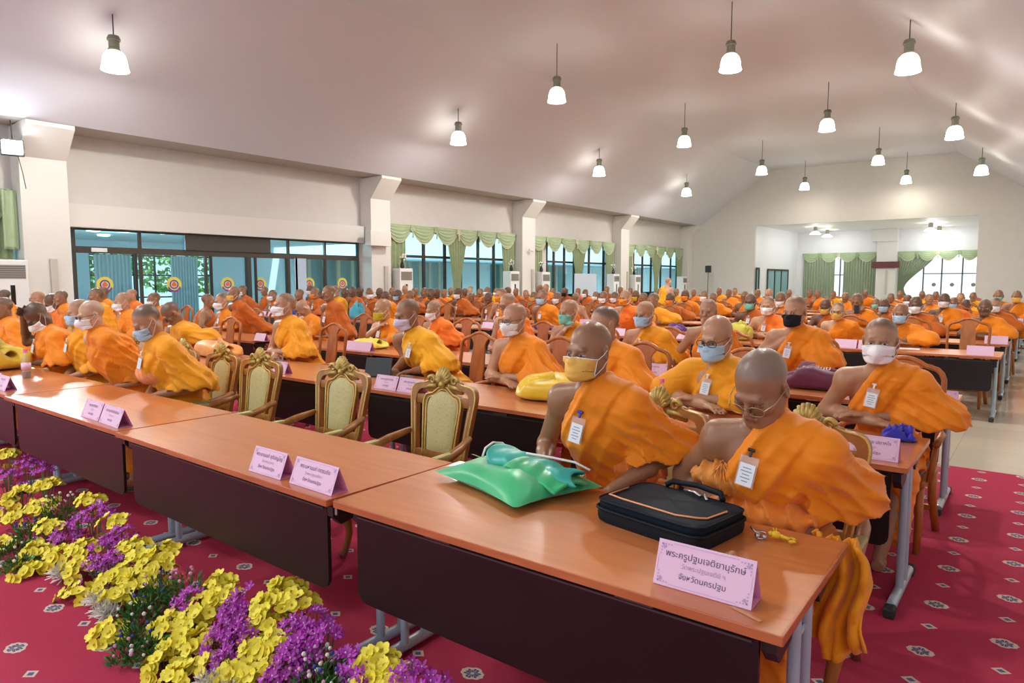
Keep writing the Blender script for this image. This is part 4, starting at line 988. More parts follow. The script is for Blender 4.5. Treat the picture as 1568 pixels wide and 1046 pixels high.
    # ------------------------------------------------ mask
    if mask != 'N':
        surg = mask in 'BGYDK'
        def mp(u, v):
            uu = u*2-1; wv = .064-.010*v if surg else .062-.012*v; ph = uu*1.42
            pr = (.100+.026*math.sin(min(1,v*1.45)*PI*.62)) if surg else (.103+.040*math.sin(PI*min(1,v*1.05)**.75))
            if v > .8: pr -= (.020 if surg else .012)*(v-.8)/.2
            yy = -(.012+(pr-.012)*(math.cos(ph)**(.72 if surg else .85))); xx = wv*1.10*math.sin(ph)
            if not surg: xx = wv*1.12*(abs(uu)**1.05*(1 if uu > 0 else -1)); 
            zz = (.001 if surg else .004)*math.cos(ph)-.014-.100*v+.010*abs(uu)**2*(1 if v > .5 else -1)*1.3
            if surg: yy -= .0022*((v*5) % 1); 
            p = H(xx, yy, zz); dr = norm(p-H(0,.01,zz*.9))
            for _ in range(5):
                ix = [min(len(a_)-1, int(np.searchsorted(a_, p[t_i]))) for t_i, a_ in enumerate(GB.ax)]; dd = float(GB.D[ix[0], ix[1], ix[2]])
                if dd > .007: break
                p = p+dr*(.008-dd)
            return tuple(p)
        nu = 22 if lod < 2 else 12; mm_ = MB().grid(mp, nu, 14 if lod < 2 else 8, -.002*hs).build('face_mask', mat('mask_'+MNAME[mask].replace(' ', '_'), maskm[mask], .7, bump=.08, bscale=300, spec=.3), T, smooth=True)
        if lod <= 2:
            st = MB(); rad = .0016*hs if lod < 2 else .0025*hs
            for sd in (0, 1):
                sg = -1 if sd == 0 else 1
                for v_ in (.04, .93):
                    c0 = Vector(mp(sd, v_)); e1 = Vector(H(.083*sg,.022,.012 if v_ < .5 else -.030)); mid = (c0+e1)/2+Vector(L*sg*.007*hs)
                    st.tube([c0, mid, e1], rad, 5)
                if lod == 0:
                    cn = [Vector(mp(sd, .04+.89*t/6)) for t in range(7)]; st.tube(cn, .0028*hs, 5)
            if lod == 0: st.tube([Vector(mp(t/12, 0.0)) for t in range(13)], .0026*hs, 5)
            st.build('strap', darkstrap if mask == 'K' else strapm, mm_)
    # ------------------------------------------------ glasses
    if ('glasses' in flags or 'specs' in flags) and lod <= 2:
        gm = goldf if 'specs' in flags else blackf; G_ = MB(); Ln = MB(); down = -.014 if 'specs' in flags else -.004
        for sd in (-1, 1):
            ring = []
            for k in range(17):
                a_ = 2*PI*k/16; ring.append(H(.034*sd+.026*math.copysign(abs(math.cos(a_))**.8, math.cos(a_)), -.106-.004*math.cos(a_)*-sd, down+.018*math.copysign(abs(math.sin(a_))**.8, math.sin(a_))))
            G_.tube(ring, (.0011 if 'specs' in flags else .0020)*hs, 6, cap=False)
            c0 = Vector(H(.034*sd,-.1055,down)); Ln.add([Vector(r) for r in ring[:-1]]+[c0], [(k, (k+1) % 16, 16) for k in range(16)])
            G_.tube([H(.060*sd,-.102,down+.006), H(.078*sd,-.06,down+.008), H(.084*sd,.02,.004)], .0016*hs, 6)
        G_.tube([H(-.008,-.106,down+.004), H(0,-.110,down+.007), H(.008,-.106,down+.004)], .0015*hs, 6)
        gl = G_.build('eyeglasses', gm, T, smooth=True); Ln.build('lens', lensm, gl)
    # ------------------------------------------------ badge
    if 'badge' in flags and not rot:
        bx = C[0]-.02*s; bz = C[2]+.02; sel = RP[(np.abs(RP[:,0]-bx) < .035)&(np.abs(RP[:,2]-bz) < .06)]
        by = (sel[:,1].min() if len(sel) else -.2)-.008
        Rb = Matrix.Rotation(math.radians(-9),3,'X') @ Matrix.Rotation(math.radians(9),3,'Y')
        bd = MB().box((0,0,0), (.068,.003,.112), bev=.001).build('id_badge', plastic, T); bd.matrix_local = Matrix.Translation((bx,by,bz)) @ Rb.to_4x4()
        MB().box((0,-.0022,-.012), (.056,.0015,.080)).build('card', bcard, bd)
        pr = MB(); 
        for k in range(5): pr.box((0,-.0034,.012-k*.012), ((.03,.04,.026,.036,.022)[k],.0006,.0030))
        pr.build('printing', bprint, bd)
        MB().box((0,-.002,.066), (.010,.008,.026), bev=.002).tube([(-.012,-.002,.078),(.012,-.002,.078)], .006, 8).build('clip', clipm[clip], bd)
    # headset / phone
    if 'phone' in flags.split():
        ph = thing('phone', 'dark phone held up by the black haired person in front of the recess', 'phone', (x+.02, y-.37, 1.07))
        MB().box((0,0,0), (.075,.010,.15), bev=.004).build('case', mat('phone_case', (.01,.03,.035), .25), ph); MB().box((0,.006,0), (.066,.002,.138)).build('screen', mat('phone_screen', (.02,.02,.03), .1), ph)
    return T

PEOPLE=[
(1, -0.783, 2.44, 1.225, 1.12, 12, 32, 'N', 'o', 2, 'hero1'),
(1, -1.497, 2.44, 1.308, 1.0, 8, 3, 'Y', 'o', 2, 'hero2'),
(2, -0.73, 4.34, 1.259, 1.12, -2, 2, 'W', 'o', 1, 'hero3'),
(2, -1.69, 4.34, 1.229, 1.2, 10, 14, 'B', 'y', 1, 'glasses arms'),
(2, -2.542, 4.34, 1.281, 1.13, 30, 5, 'N', 'o', 1, 'nomaskback'),
(2, -3.371, 4.34, 1.29, 1.1, 6, 6, 'W', 'o', 1, 'glasses arms'),
(2, -4.607, 4.34, 1.295, 1.17, 12, 14, 'V', 'g', 2, 'lean'),
(2, -6.546, 4.34, 1.337, 1.1, 10, 0, 'W', 'y', 1, 'side'),
(2, -8.804, 4.19, 1.184, 1.2, 10, 45, 'N', 'y', 2, 'glasses'),
(1, -5.526, 2.44, 1.285, 1.08, 8, 32, 'B', 'y', 1, 'lap'),
(1, -6.27, 2.32, 1.317, 0.98, 5, 14, 'W', 'o', 0, 'glasses lap grey'),
(1, -7.3, 2.6, 1.3, 1.02, 8, 10, 'B', 'y', 1, 'lap badge'),
(1, -7.741, 2.39, 1.257, 1.09, 5, 48, 'W', 'o', 3, 'headhand'),
(1, -8.958, 2.44, 1.302, 0.99, 5, 10, 'N', 'o', 2, ''),
(2, -16.497, 4.54, 1.298, 1.07, 15, 5, 'N', 'o', 3, ''),
(2, -14.004, 4.34, 1.29, 1.08, 25, 5, 'N', 'o', 1, 'glasses'),
(2, -13.062, 4.26, 1.241, 1.2, 8, 30, 'W', 'b', 3, ''),
(2, -12.471, 4.19, 1.328, 0.98, 5, 10, 'N', 'o', 2, ''),
(2, -11.759, 4.44, 1.364, 1.05, 20, 5, 'N', 'y', 2, ''),
(3, -15.916, 6.14, 1.334, 1.14, 15, 5, 'N', 'o', 2, ''),
(2, -10.565, 4.34, 1.297, 1.12, 10, 8, 'W', 'o', 1, ''),
(3, -14.54, 6.14, 1.31, 1.02, 5, 5, 'N', 'b', 1, ''),
(3, -13.586, 6.14, 1.235, 1.18, 8, 8, 'W', 'o', 2, ''),
(3, -11.959, 6.14, 1.239, 1.09, -140, 0, 'N', 'r', 2, ''),
(3, -11.073, 6.14, 1.255, 1.2, 8, 8, 'W', 'o', 1, 'side'),
(3, -10.431, 5.99, 1.387, 0.98, 5, 5, 'Y', 'r', 2, ''),
(4, -17.223, 10.14, 1.333, 1.2, 5, 5, 'W', 'r', 2, 'badge'),
(4, -15.803, 10.14, 1.228, 1.17, 5, 8, 'W', 'r', 2, 'badge'),
(4, -14.639, 10.14, 1.259, 1.13, 10, 5, 'N', 'r', 2, ''),
(5, -16.766, 11.99, 1.335, 1.16, 5, 5, 'W', 'r', 3, ''),
(4, -13.999, 10.14, 1.299, 1.1, 5, 5, 'O', 'r', 2, 'badge'),
(5, -16.144, 11.91, 1.176, 1.13, 5, 5, 'N', 'r', 3, ''),
(4, -13.216, 10.14, 1.353, 1.13, 8, 5, 'W', 'g', 1, ''),
(5, -15.2, 11.99, 1.277, 1.1, 5, 5, 'N', 'm', 3, ''),
(6, -16.813, 13.84, 1.255, 1.2, 5, 5, 'N', 'm', 3, ''),
(3, -8.775, 6.14, 1.189, 0.98, 20, 55, 'N', 'o', 1, ''),
(5, -14.167, 11.99, 1.27, 1.2, -60, 10, 'W', 'r', 2, ''),
(6, -15.903, 13.84, 1.244, 1.2, 0, 10, 'N', 'r', 3, ''),
(4, -11.46, 10.14, 1.255, 0.98, 5, 15, 'N', 'o', 3, ''),
(5, -13.079, 11.99, 1.232, 1.16, 5, 5, 'B', 'r', 3, 'glasses'),
(6, -14.787, 13.84, 1.351, 1.01, -20, 0, 'N', 'o', 1, ''),
(5, -12.465, 11.84, 1.227, 1.13, 8, 10, 'N', 'r', 2, ''),
(7, -16.301, 15.69, 1.236, 1.2, 5, 5, 'N', 'r', 2, ''),
(6, -13.981, 13.84, 1.265, 1.2, 5, 5, 'N', 'o', 2, ''),
(5, -11.807, 11.91, 1.282, 1.1, 5, 5, 'N', 'r', 3, ''),
(6, -13.343, 13.69, 1.255, 1.11, 5, 5, 'N', 'r', 3, ''),
(7, -14.978, 15.69, 1.208, 1.09, 5, 5, 'N', 'o', 2, ''),
(5, -10.978, 11.99, 1.306, 1.14, 5, 8, 'W', 'r', 3, 'badge'),
(9, -17.152, 19.39, 1.254, 1.2, 5, 5, 'N', 'o', 0, ''),
(6, -12.197, 13.84, 1.161, 1.08, 5, 5, 'N', 'm', 2, ''),
(3, -6.996, 6.14, 1.216, 1.2, 10, 10, 'D', 'o', 1, 'chin badge'),
(3, -6.044, 6.14, 1.232, 1.0, 8, 12, 'W', 'b', 1, ''),
(7, -13.202, 15.69, 1.287, 1.12, 5, 5, 'W', 'g', 2, ''),
(5, -10.05, 11.99, 1.212, 1.04, 5, 8, 'N', 'r', 3, 'badge'),
(4, -8.191, 10.14, 1.326, 1.12, 8, 5, 'O', 'o', 1, ''),
(6, -10.963, 13.84, 1.313, 1.1, 5, 5, 'N', 'r', 3, ''),
(3, -4.864, 6.14, 1.331, 1.04, 6, 12, 'N', 'b', 1, 'glasses'),
(8, -13.146, 17.54, 1.181, 1.11, -15, 5, 'N', 'r', 1, ''),
(6, -10.127, 13.84, 1.207, 0.98, 5, 5, 'Y', 'r', 2, ''),
(4, -7.229, 10.14, 1.303, 1.12, 5, 8, 'B', 'o', 2, 'badge'),
(7, -11.276, 15.69, 1.36, 1.13, 5, 5, 'N', 'b', 2, ''),
(8, -12.355, 17.54, 1.374, 1.08, 5, 5, 'N', 'o', 1, ''),
(6, -9.416, 13.84, 1.186, 1.2, 5, 5, 'W', 'r', 2, ''),
(8, -11.644, 17.54, 1.259, 1.14, 5, 5, 'K', 'm', 3, ''),
(5, -7.796, 11.99, 1.233, 1.0, 170, 0, 'N', 'b', 1, ''),
(3, -4.032, 6.14, 1.271, 1.09, 8, 8, 'G', 'y', 1, 'chin'),
(7, -9.439, 15.69, 1.201, 0.99, 5, 5, 'W', 'r', 2, ''),
(5, -7.03, 11.99, 1.271, 1.02, 5, 5, 'W', 'r', 2, ''),
(10, -12.323, 21.24, 1.274, 1.14, 5, 5, 'N', 'm', 2, ''),
(6, -7.821, 13.84, 1.225, 1.04, 5, 5, 'W', 'r', 2, ''),
(11, -12.826, 23.14, 1.25, 1.2, 5, 5, 'N', 'o', 2, ''),
(4, -5.532, 10.14, 1.317, 1.07, 5, 5, 'O', 'b', 1, ''),
(7, -8.261, 15.69, 1.217, 1.16, 5, 5, 'D', 'm', 3, ''),
(6, -7.091, 13.84, 1.206, 1.07, 5, 5, 'N', 'r', 2, ''),
(5, -5.936, 11.99, 1.225, 1.2, 25, 5, 'N', 'y', 2, ''),
(3, -3.129, 6.14, 1.271, 1.08, 6, 6, 'B', 'y', 1, ''),
(6, -6.448, 13.84, 1.202, 1.2, 0, 5, 'O', 'r', 3, ''),
(7, -6.92, 15.69, 1.251, 1.17, 0, 5, 'O', 'o', 3, ''),
(8, -7.2, 17.54, 1.199, 1.2, 0, 5, 'W', 'r', 2, 'glasses'),
(7, -6.214, 15.69, 1.198, 1.01, 0, 5, 'N', 'o', 2, ''),
(11, -8.96, 23.14, 1.237, 1.11, 0, 5, 'N', 'y', 2, ''),
(3, -2.478, 6.14, 1.314, 0.99, -8, 0, 'N', 'o', 1, 'bare'),
(7, -5.47, 15.69, 1.24, 1.04, 0, 5, 'N', 'o', 2, ''),
(5, -4.074, 11.99, 1.235, 1.2, 0, 5, 'G', 'r', 3, 'glasses badge'),
(4, -3.188, 10.14, 1.239, 1.13, -2, 6, 'W', 'b', 1, 'badge'),
(8, -5.508, 17.54, 1.271, 1.07, 0, 5, 'N', 'y', 1, ''),
(6, -4.116, 13.84, 1.241, 1.2, 0, 15, 'W', 'o', 2, ''),
(3, -1.702, 6.14, 1.341, 1.06, 8, 6, 'K', 'o', 1, 'hands'),
(5, -2.844, 11.99, 1.183, 1.01, 5, 20, 'Y', 'r', 3, ''),
(4, -2.244, 10.14, 1.188, 0.99, 0, 8, 'Y', 'o', 0, 'glasses'),
(9, -4.131, 19.39, 1.175, 1.04, 0, 5, 'N', 'o', 2, ''),
(6, -2.747, 13.84, 1.227, 1.2, 5, 15, 'N', 'o', 2, 'phone'),
(8, -3.082, 17.54, 1.08, 0.98, 0, 5, 'G', 'r', 2, ''),
(7, -2.6, 15.69, 1.107, 1.2, 0, 8, 'B', 'r', 3, ''),
(9, -3.075, 19.39, 1.174, 1.0, 0, 5, 'N', 'o', 2, ''),
(4, -1.486, 10.14, 1.175, 1.08, 0, 5, 'B', 'o', 2, 'arms'),
(8, -2.442, 17.54, 1.161, 1.08, 0, 5, 'W', 'r', 3, ''),
(5, -1.562, 11.99, 1.232, 1.1, 0, 5, 'W', 'r', 3, 'arms'),
(9, -2.242, 19.39, 1.155, 1.1, -30, 5, 'N', 'o', 1, ''),
(6, -1.377, 13.84, 1.263, 1.05, 0, 4, 'W', 'o', 3, 'badge arms'),
(7, -1.408, 15.69, 1.171, 0.98, 0, 5, 'B', 'b', 2, ''),
(9, -1.602, 19.39, 1.196, 1.01, 0, 5, 'N', 'g', 1, ''),
(8, -1.346, 17.54, 1.08, 1.03, 0, 25, 'N', 'o', 3, ''),
(5, -0.691, 11.99, 1.214, 1.04, 5, 3, 'N', 'o', 3, 'elder'),
(6, -0.657, 13.84, 1.201, 1.02, 5, 5, 'W', 'r', 1, ''),
(9, -0.87, 19.39, 1.253, 1.17, 0, 5, 'G', 'o', 2, 'glasses'),
(8, -0.478, 17.54, 1.277, 1.05, 0, 5, 'Y', 'o', 2, ''),
(4, -16.475, 10.34, 1.32, 0.98, 5, 5, 'N', 'r', 2, ''),
(3, -8.152, 6.14, 1.42, 0.98, 5, 5, 'N', 'r', 2, ''),
(4, -12.572, 10.14, 1.345, 0.98, 5, 5, 'N', 'r', 3, ''),
(7, -17.313, 15.61, 1.249, 1.07, 5, 5, 'N', 'r', 2, ''),
(8, -16.429, 17.54, 1.234, 1.12, 5, 5, 'N', 'o', 2, ''),
(8, -15.755, 17.54, 1.218, 1.1, 5, 5, 'N', 'r', 3, ''),
(8, -15.075, 17.54, 1.203, 1.17, 5, 5, 'N', 'o', 2, ''),
(8, -14.363, 17.54, 1.232, 1.06, 5, 5, 'W', 'r', 2, ''),
(9, -14.971, 19.39, 1.202, 1.15, 5, 5, 'N', 'r', 2, ''),
(9, -13.41, 19.39, 1.218, 1.1, 5, 5, 'W', 'o', 2, ''),
(9, -12.35, 19.39, 1.228, 1.07, 5, 5, 'N', 'r', 2, ''),
(8, -10.916, 17.54, 1.227, 1.04, 5, 5, 'W', 'r', 3, ''),
(10, -11.388, 21.24, 1.237, 1.02, 5, 5, 'N', 'o', 2, ''),
(10, -10.28, 21.24, 1.225, 1.08, 5, 5, 'N', 'o', 2, ''),
(11, -10.533, 23.14, 1.199, 1.06, 5, 5, 'N', 'g', 2, ''),
(11, -9.888, 23.14, 1.182, 1.04, 5, 5, 'N', 'o', 2, ''),
(10, -7.905, 21.24, 1.208, 1.09, 5, 5, 'N', 'o', 2, ''),
(12, -9.1, 25.04, 1.213, 1.09, 5, 5, 'N', 'y', 1, ''),
(10, -7.005, 21.24, 1.218, 1.07, 5, 5, 'N', 'o', 2, ''),
(11, -6.619, 23.14, 1.195, 1.04, 0, 5, 'N', 'o', 2, ''),
(11, -5.973, 23.14, 1.202, 1.02, 0, 5, 'N', 'r', 2, ''),
(10, -5.265, 21.24, 1.218, 0.98, 0, 5, 'N', 'o', 2, ''),
(11, -5.273, 23.14, 1.169, 1.0, 0, 5, 'N', 'g', 2, ''),
(12, -4.723, 25.04, 1.168, 1.06, 0, 5, 'N', 'o', 2, ''),
(12, -3.715, 25.04, 1.159, 1.03, 0, 5, 'N', 'o', 2, ''),
(13, -3.332, 26.94, 1.133, 1.09, 0, 5, 'N', 'g', 2, ''),
(12, -2.725, 25.04, 1.15, 1.08, 0, 5, 'N', 'o', 2, ''),
(11, -1.621, 23.14, 1.159, 1.05, 0, 5, 'N', 'g', 2, ''),
]

KNOWN = {}
def ordinal_ctx():
    rows = {}
    for i, p in enumerate(PEOPLE): rows.setdefault(p[0], []).append((-p[1], i))
    o = {}
    for r, l in rows.items():
        l.sort()
        for k, (_, i) in enumerate(l): o[i] = k
    return o
ORDP = ordinal_ctx()
RN = {k+1: ORD[k] for k in range(25)}
SEATS = []
def plabel(i, p):
    row, px_, _, _, _, yaw, pit, mask, tone, skin, fl = p
    b = TNAME[tone]+' robe'
    if mask != 'N': b += ' and '+MNAME[mask]
    elif 'glasses' in fl: b += ' and dark glasses'
    elif pit > 30: b += ', head bowed low'
    else: b += ', face uncovered' if abs(yaw) < 90 else ', turned to face away'
    k = ORDP[i]
    return 'person in %s, %s from aisle, %s row' % (b, ORD[k], RN[row])
HERO = {
 'hero1': dict(s=1.10, roll=-4, flags='specs lap badge grey thin', lod=0, clip='black', hair=.62, hemz=.735, label='bare shouldered person in orange robe and wire glasses looking down behind the dark briefcase',
   arms=(v3(-.36,-.10,.80), v3(-.13,-.20,.70), v3(.235,-.02,.80), v3(.12,-.24,.68)), x=-.79, y=2.74),
 'hero2': dict(s=1.02, roll=0, flags='badge lap thin', lod=0, clip='blue', hair=.22, hemz=.85, label='bald person in orange robe and yellow mask seated behind the green satin bag',
   arms=(v3(-.31,-.18,.84), v3(-.17,-.40,.80), v3(.27,-.10,.86), v3(.13,-.34,.74)), x=-1.50, y=2.76),
 'hero3': dict(s=1.10, roll=0, flags='arms badge feetfwd', lod=0, clip='white', hair=.7, label='person in orange robe and white folded mask with forearms on the second table row', arms=None, x=-.73, y=4.70),
}
TONES_FIX = {}
for i, p in enumerate(PEOPLE):
    row, hx, hy, hz, s, yaw, pit, mask, tone, skin, fl = p
    back = FRONTS[row-1]+.76
    if fl in HERO:
        h = dict(HERO[fl]); x, y = h.pop('x'), h.pop('y'); lab = h.pop('label'); f_ = h.pop('flags')
        person(lab, x, y, hx, hy, hz, yaw=yaw, pitch=pit, mask=mask, tone=tone, skin=skin, flags=f_, seed=i+3, **h); SEATS.append((row, x, y)); continue
    if row <= 2: lod = 1
    elif row == 3 or s*0 + (row == 4 and hx > -4): lod = 1 if (row == 3 and hx > -6.5) else 2
    elif row <= 6: lod = 2
    else: lod = 3
    side = 'side' in fl; rot = 0
    y = back+.36; x = hx+.03*((i % 3)-1)
    if abs(yaw) > 90:
        rot = math.radians(-yaw); x, y = hx, hy+.1
        person(plabel(i, p), x, y, hx, hy, hz, s=s, yaw=0, pitch=pit, mask=mask, tone=tone, skin=skin, flags='lap', lod=lod, rot=rot, seed=i+3, hair=.5)
        SEATS.append((row, x, back+.36)); continue
    fl2 = fl+(' badge' if (i*7) % 3 == 0 and lod < 3 else '')
    if not any(q in fl2.split() for q in ('arms','lap','chin','hands','headhand','phone')): fl2 += (' table',' arms',' lap')[(i*5+row) % 3]
    hair = (.25,.55,.75,.45,.65)[(i*3) % 5]
    kw = {}
    if 'glasses' in fl and mask == 'B' and row == 2: hair = .12; fl2 += ' botharms'
    if 'lean' in fl: x = hx+.30; kw['arms'] = (v3(-.42,-.18,.86), v3(-.30,-.44,.80), v3(.05,-.2,.83), v3(-.10,-.40,.80))
    if 'bare' in fl: kw['arms'] = (v3(-.34,-.2,.84), v3(-.30,-.40,.80), v3(.28,-.16,.83), v3(.08,-.38,.80))
    if row == 3 and mask == 'K': hair = .6; s = 1.12
    if rot == 0 and mask in 'KBOYG' and hair < .4: pass
    person(plabel(i, p), x, y, hx, hy, hz, s=s, yaw=yaw, pitch=pit, mask=mask, tone=tone, skin=skin, flags=fl2, lod=lod, seed=i+3, hair=hair, **kw)
    SEATS.append((row, x, y))
person('person standing with back turned in golden yellow robe before the last left windows', -9.45, 19.95, -9.45, 19.9, 1.56, s=1.08, tone='g', skin=0, flags='', lod=2, rot=PI*.9, stand=True, seed=77, hair=.3)

# chairs behind every seat, and the empty ones
gc = None
def gold_chair(x, y, label, rz=0):
    global gc
    if gc is None: gc = make_gold_chair(label); c = gc
    else: c = dup(gc, (0,0,0), 0, label)
    c.location = (x, y, 0); c.rotation_euler = (0,0,rz); return c
for k, (x, lab) in enumerate(((-2.88,'empty golden carved armchair nearest the green satin bag'),(-3.85,'empty golden carved armchair, second from the green satin bag'),(-4.90,'empty golden carved armchair before the orange cloth bundle'),(-5.72+.02,''))):
    if k < 3: gold_chair(x, 2.70, lab, math.radians((4,6,3)[k]))
GS = sorted([s for s in SEATS if s[0] == 1], key=lambda s: -s[1])
desc = ['behind the person looking down by the briefcase','behind the bald person in yellow mask','under the front row person in pale blue mask','under the front row person in glasses and white mask','under the half hidden front row person','under the person resting head in hand','under the person at the far left edge']
for k, (r, x, y) in enumerate(GS):
    if k == 2: x -= .03
    gold_chair(x, y+.03, 'golden carved armchair '+desc[k])
wcp = None; placed_ch = {}
def wood_chair(x, y, label, rz=0):
    global wcp
    if wcp is None: wcp = make_wood_chair(label); ALLK(wcp); c = wcp
    else: c = dup(wcp, (0,0,0), 0, label)
    c.location = (x, y, 0); c.rotation_euler = (0,0,rz); return c
rowseats = {}
for r, x, y in SEATS:
    if r > 1: rowseats.setdefault(r, []).append((x, y, True))
EMPTY = {2: [-6.05,-7.1], 3: [-4.05], 4: [-.80,-11.2,-10.2,-5.6,-9.0], 5: [-9.2,-6.9,-12.4], 6: [-13.1,-3.9], 7: [-8.8], 8: [-14.2,-6.1]}
for r, l_ in EMPTY.items():
    for x in l_:
        if all(abs(x-q[0]) > .6 for q in rowseats.get(r, [])): rowseats.setdefault(r, []).append((x, FRONTS[r-1]+1.12+(.16 if r == 2 else 0), False))
for r, l_ in rowseats.items():
    l_.sort(key=lambda q: -q[0]); occ = 0
    for k, (x, y, o_) in enumerate(l_):
        wood_chair(x, y+.02, '%s wooden splat armchair, %s from the aisle at the %s row' % ('occupied' if o_ else 'empty', ORD[k], ORD[r-1]), math.radians(((k*37) % 7)-3))

# ---------------------------------------------------------------- name cards
pink = mat('pink_card', (.80,.55,.74), .55); pink2 = mat('deep_pink_card', (.85,.36,.62), .5); inkm = mat('dark_violet_ink', (.10,.05,.14), .6); ink2 = mat('faded_violet_ink', (.42,.28,.46), .6)
ornm = mat('violet_ornament', (.50,.33,.58), .6)
def text_mesh(name, body, size, m, parent, M_, align='CENTER'):
    cu = bpy.data.curves.new(name, 'FONT'); cu.body = body; cu.size = size; cu.align_x = align; cu.align_y = 'CENTER'; cu.resolution_u = 2
    o = bpy.data.objects.new(name, cu); COL.objects.link(o)
    bpy.context.view_layer.update()
    me = bpy.data.meshes.new_from_object(o.evaluated_get(bpy.context.evaluated_depsgraph_get())); bpy.data.objects.remove(o)
    me.materials.clear(); me.materials.append(m); q = bpy.data.objects.new(name, me); COL.objects.link(q); q.parent = parent; q.matrix_local = M_; return q
CW, CH, CD = .29, .115, .085       # width, slant height, base depth
def card(x, y, label, lines=None, rz=0, w=CW, grp=None, h=CH, m=None, z=.7505):
    C_ = thing('name_card', label, 'name card', (x, y, z), rz, grp)
    zt = math.sqrt(h*h-(CD/2)**2); t = .0012; q = MB()
    q.add([(-w/2,-CD/2,0),(w/2,-CD/2,0),(w/2,0,zt),(-w/2,0,zt),(-w/2,-CD/2+t,0),(w/2,-CD/2+t,0),(w/2,0+t*.3,zt-t),(-w/2,0+t*.3,zt-t)], [(0,1,2,3),(7,6,5,4),(0,4,5,1),(1,5,6,2),(3,2,6,7),(0,3,7,4)]); q.build('front_panel', m or pink, C_)
    q = MB(); q.add([(-w/2,CD/2,0),(w/2,CD/2,0),(w/2,0,zt),(-w/2,0,zt),(-w/2,CD/2-t,0),(w/2,CD/2-t,0),(w/2,-t*.3,zt-t),(-w/2,-t*.3,zt-t)], [(1,0,3,2),(4,5,6,7),(1,5,4,0),(2,6,5,1),(0,4,7,3)]); q.build('rear_panel', pink2, C_)
    MB().box((0,0,.0006), (w,CD,.001)).build('base_panel', pink2, C_)
    if lines:
        ang = math.atan2(zt, CD/2); R_ = Matrix.Rotation(ang, 4, 'X')
        for k, (tx, sz, v, mm) in enumerate(lines):
            c0 = Vector((0, -CD/2*(1-v)-.0008*math.sin(ang), zt*v+.0006))
            text_mesh('lettering', tx, sz, mm, C_, Matrix.Translation(c0) @ R_)
        q = MB(); a_ = Vector((0, CD/2, zt)).normalized(); nn_ = Vector((0,-zt,CD/2)).normalized()
        def pt(u, v): return Vector((u, -CD/2, 0))+a_*v+nn_*.0009
        for (sx, sv) in ((-1,0),(1,0),(-1,1),(1,1)):
            cx_, cv = sx*(w/2-.010), (.010 if sv == 0 else h-.010); dx, dv = -sx, (1 if sv == 0 else -1)
            for k in range(4):
                o_ = k*.0085
                q.add([pt(cx_+dx*o_, cv), pt(cx_+dx*(o_+.006), cv), pt(cx_+dx*(o_+.003), cv+dv*(.007-.001*k))], [(0,1,2)])
                q.add([pt(cx_, cv+dv*o_), pt(cx_, cv+dv*(o_+.006)), pt(cx_+dx*(.007-.001*k), cv+dv*(o_+.003))], [(0,1,2)])
            q.add([pt(cx_+dx*.004,cv+dv*.004), pt(cx_+dx*.016,cv+dv*.007), pt(cx_+dx*.013,cv+dv*.013), pt(cx_+dx*.007,cv+dv*.016)], [(0,1,2,3)])
        for (u0,v0,u1,v1) in ((-w/2+.045,.007,w/2-.045,.007),(-w/2+.045,h-.007,w/2-.045,h-.007),(-w/2+.006,.042,-w/2+.006,h-.042),(w/2-.006,.042,w/2-.006,h-.042)):
            e = .0005; q.add([pt(u0-e,v0-e), pt(u1+e,v0-e if v0 == v1 else v1+e), pt(u1+e,v1+e), pt(u0-e,v1+e if v0 == v1 else v1+e)], [(0,1,2,3)]) if v0 == v1 else q.add([pt(u0-e,v0), pt(u0+e,v0), pt(u1+e,v1), pt(u1-e,v1)], [(0,1,2,3)])
        q.build('ornament', ornm, C_)
    return C_
L1 = lambda a, b, c, s=1.0: [(a, .0235*s, .72, inkm), (b, .0165*s, .50, ink2), (c, .0205*s, .28, inkm)]
card(-.695, 1.755, 'pale violet name card with clear lettering at the near corner of the front table', L1('พระครูปฐมเจติยานุรักษ์','วัดพระปฐมเจดีย์ ฯ','จังหวัดนครปฐม',1.05), math.radians(1), .275, h=.125)
card(-2.66, 1.68, 'pink name card on the front row, left one of the pair by the table joint', L1('พระชานนท์ ชุติปญฺโญ','วัดราชวรวิหาร','จังหวัดนครปฐม'), 0, .245, 'front table card pairs')
card(-2.33, 1.68, 'pink name card on the front row, right one of the pair by the table joint', L1('พระมหานนท์ กตธนกิจ','วัดพระปฐมเจดีย์ ฯ','จังหวัดนครปฐม'), math.radians(-1), .29, 'front table card pairs')
card(-4.62, 1.71, 'pink name card, left one of the second pair along the front row', L1('พระครูวินัยธร','วัดราช','นครปฐม'), 0, .26, 'front table card pairs')
card(-4.32, 1.70, 'pink name card, right one of the second pair along the front row', L1('พระครูปลัดสิทธิวัฒน์','วัดราษฎร์','นครปฐม'), math.radians(-2), .29, 'front table card pairs')
card(-6.72, 1.76, 'pink name card, left one of the pair before the water bottle', L1('พระครู','วัด','นครปฐม'), math.radians(3), .24, 'front table card pairs')
card(-6.42, 1.74, 'pink name card, right one of the pair before the water bottle', L1('พระครูวิสุทธิ','วัด','นครปฐม'), math.radians(-2), .28, 'front table card pairs')
card(-.64, 3.62, 'violet name card before the white masked person on the second row end', L1('พระมหาสมโภช ปภากโร','วัดธรรมศาลา','จังหวัดนครปฐม',.95), 0, .27)
card(-4.05, 3.60, 'pink name card, left one of the pair before the person in lilac mask', L1('พระครูสังฆรักษ์','วัดราช','นครปฐม'), 0, .25, 'second row cards')
card(-3.78, 3.60, 'pink name card, right one of the pair before the person in lilac mask', L1('พระครูสมุห์ธนกร','วัดราช','นครปฐม'), 0, .26, 'second row cards')
card(-5.55, 3.62, 'pink name card alone between the empty golden chairs', L1('พระมหา','วัด','นครปฐม'), 0, .26, 'second row cards')
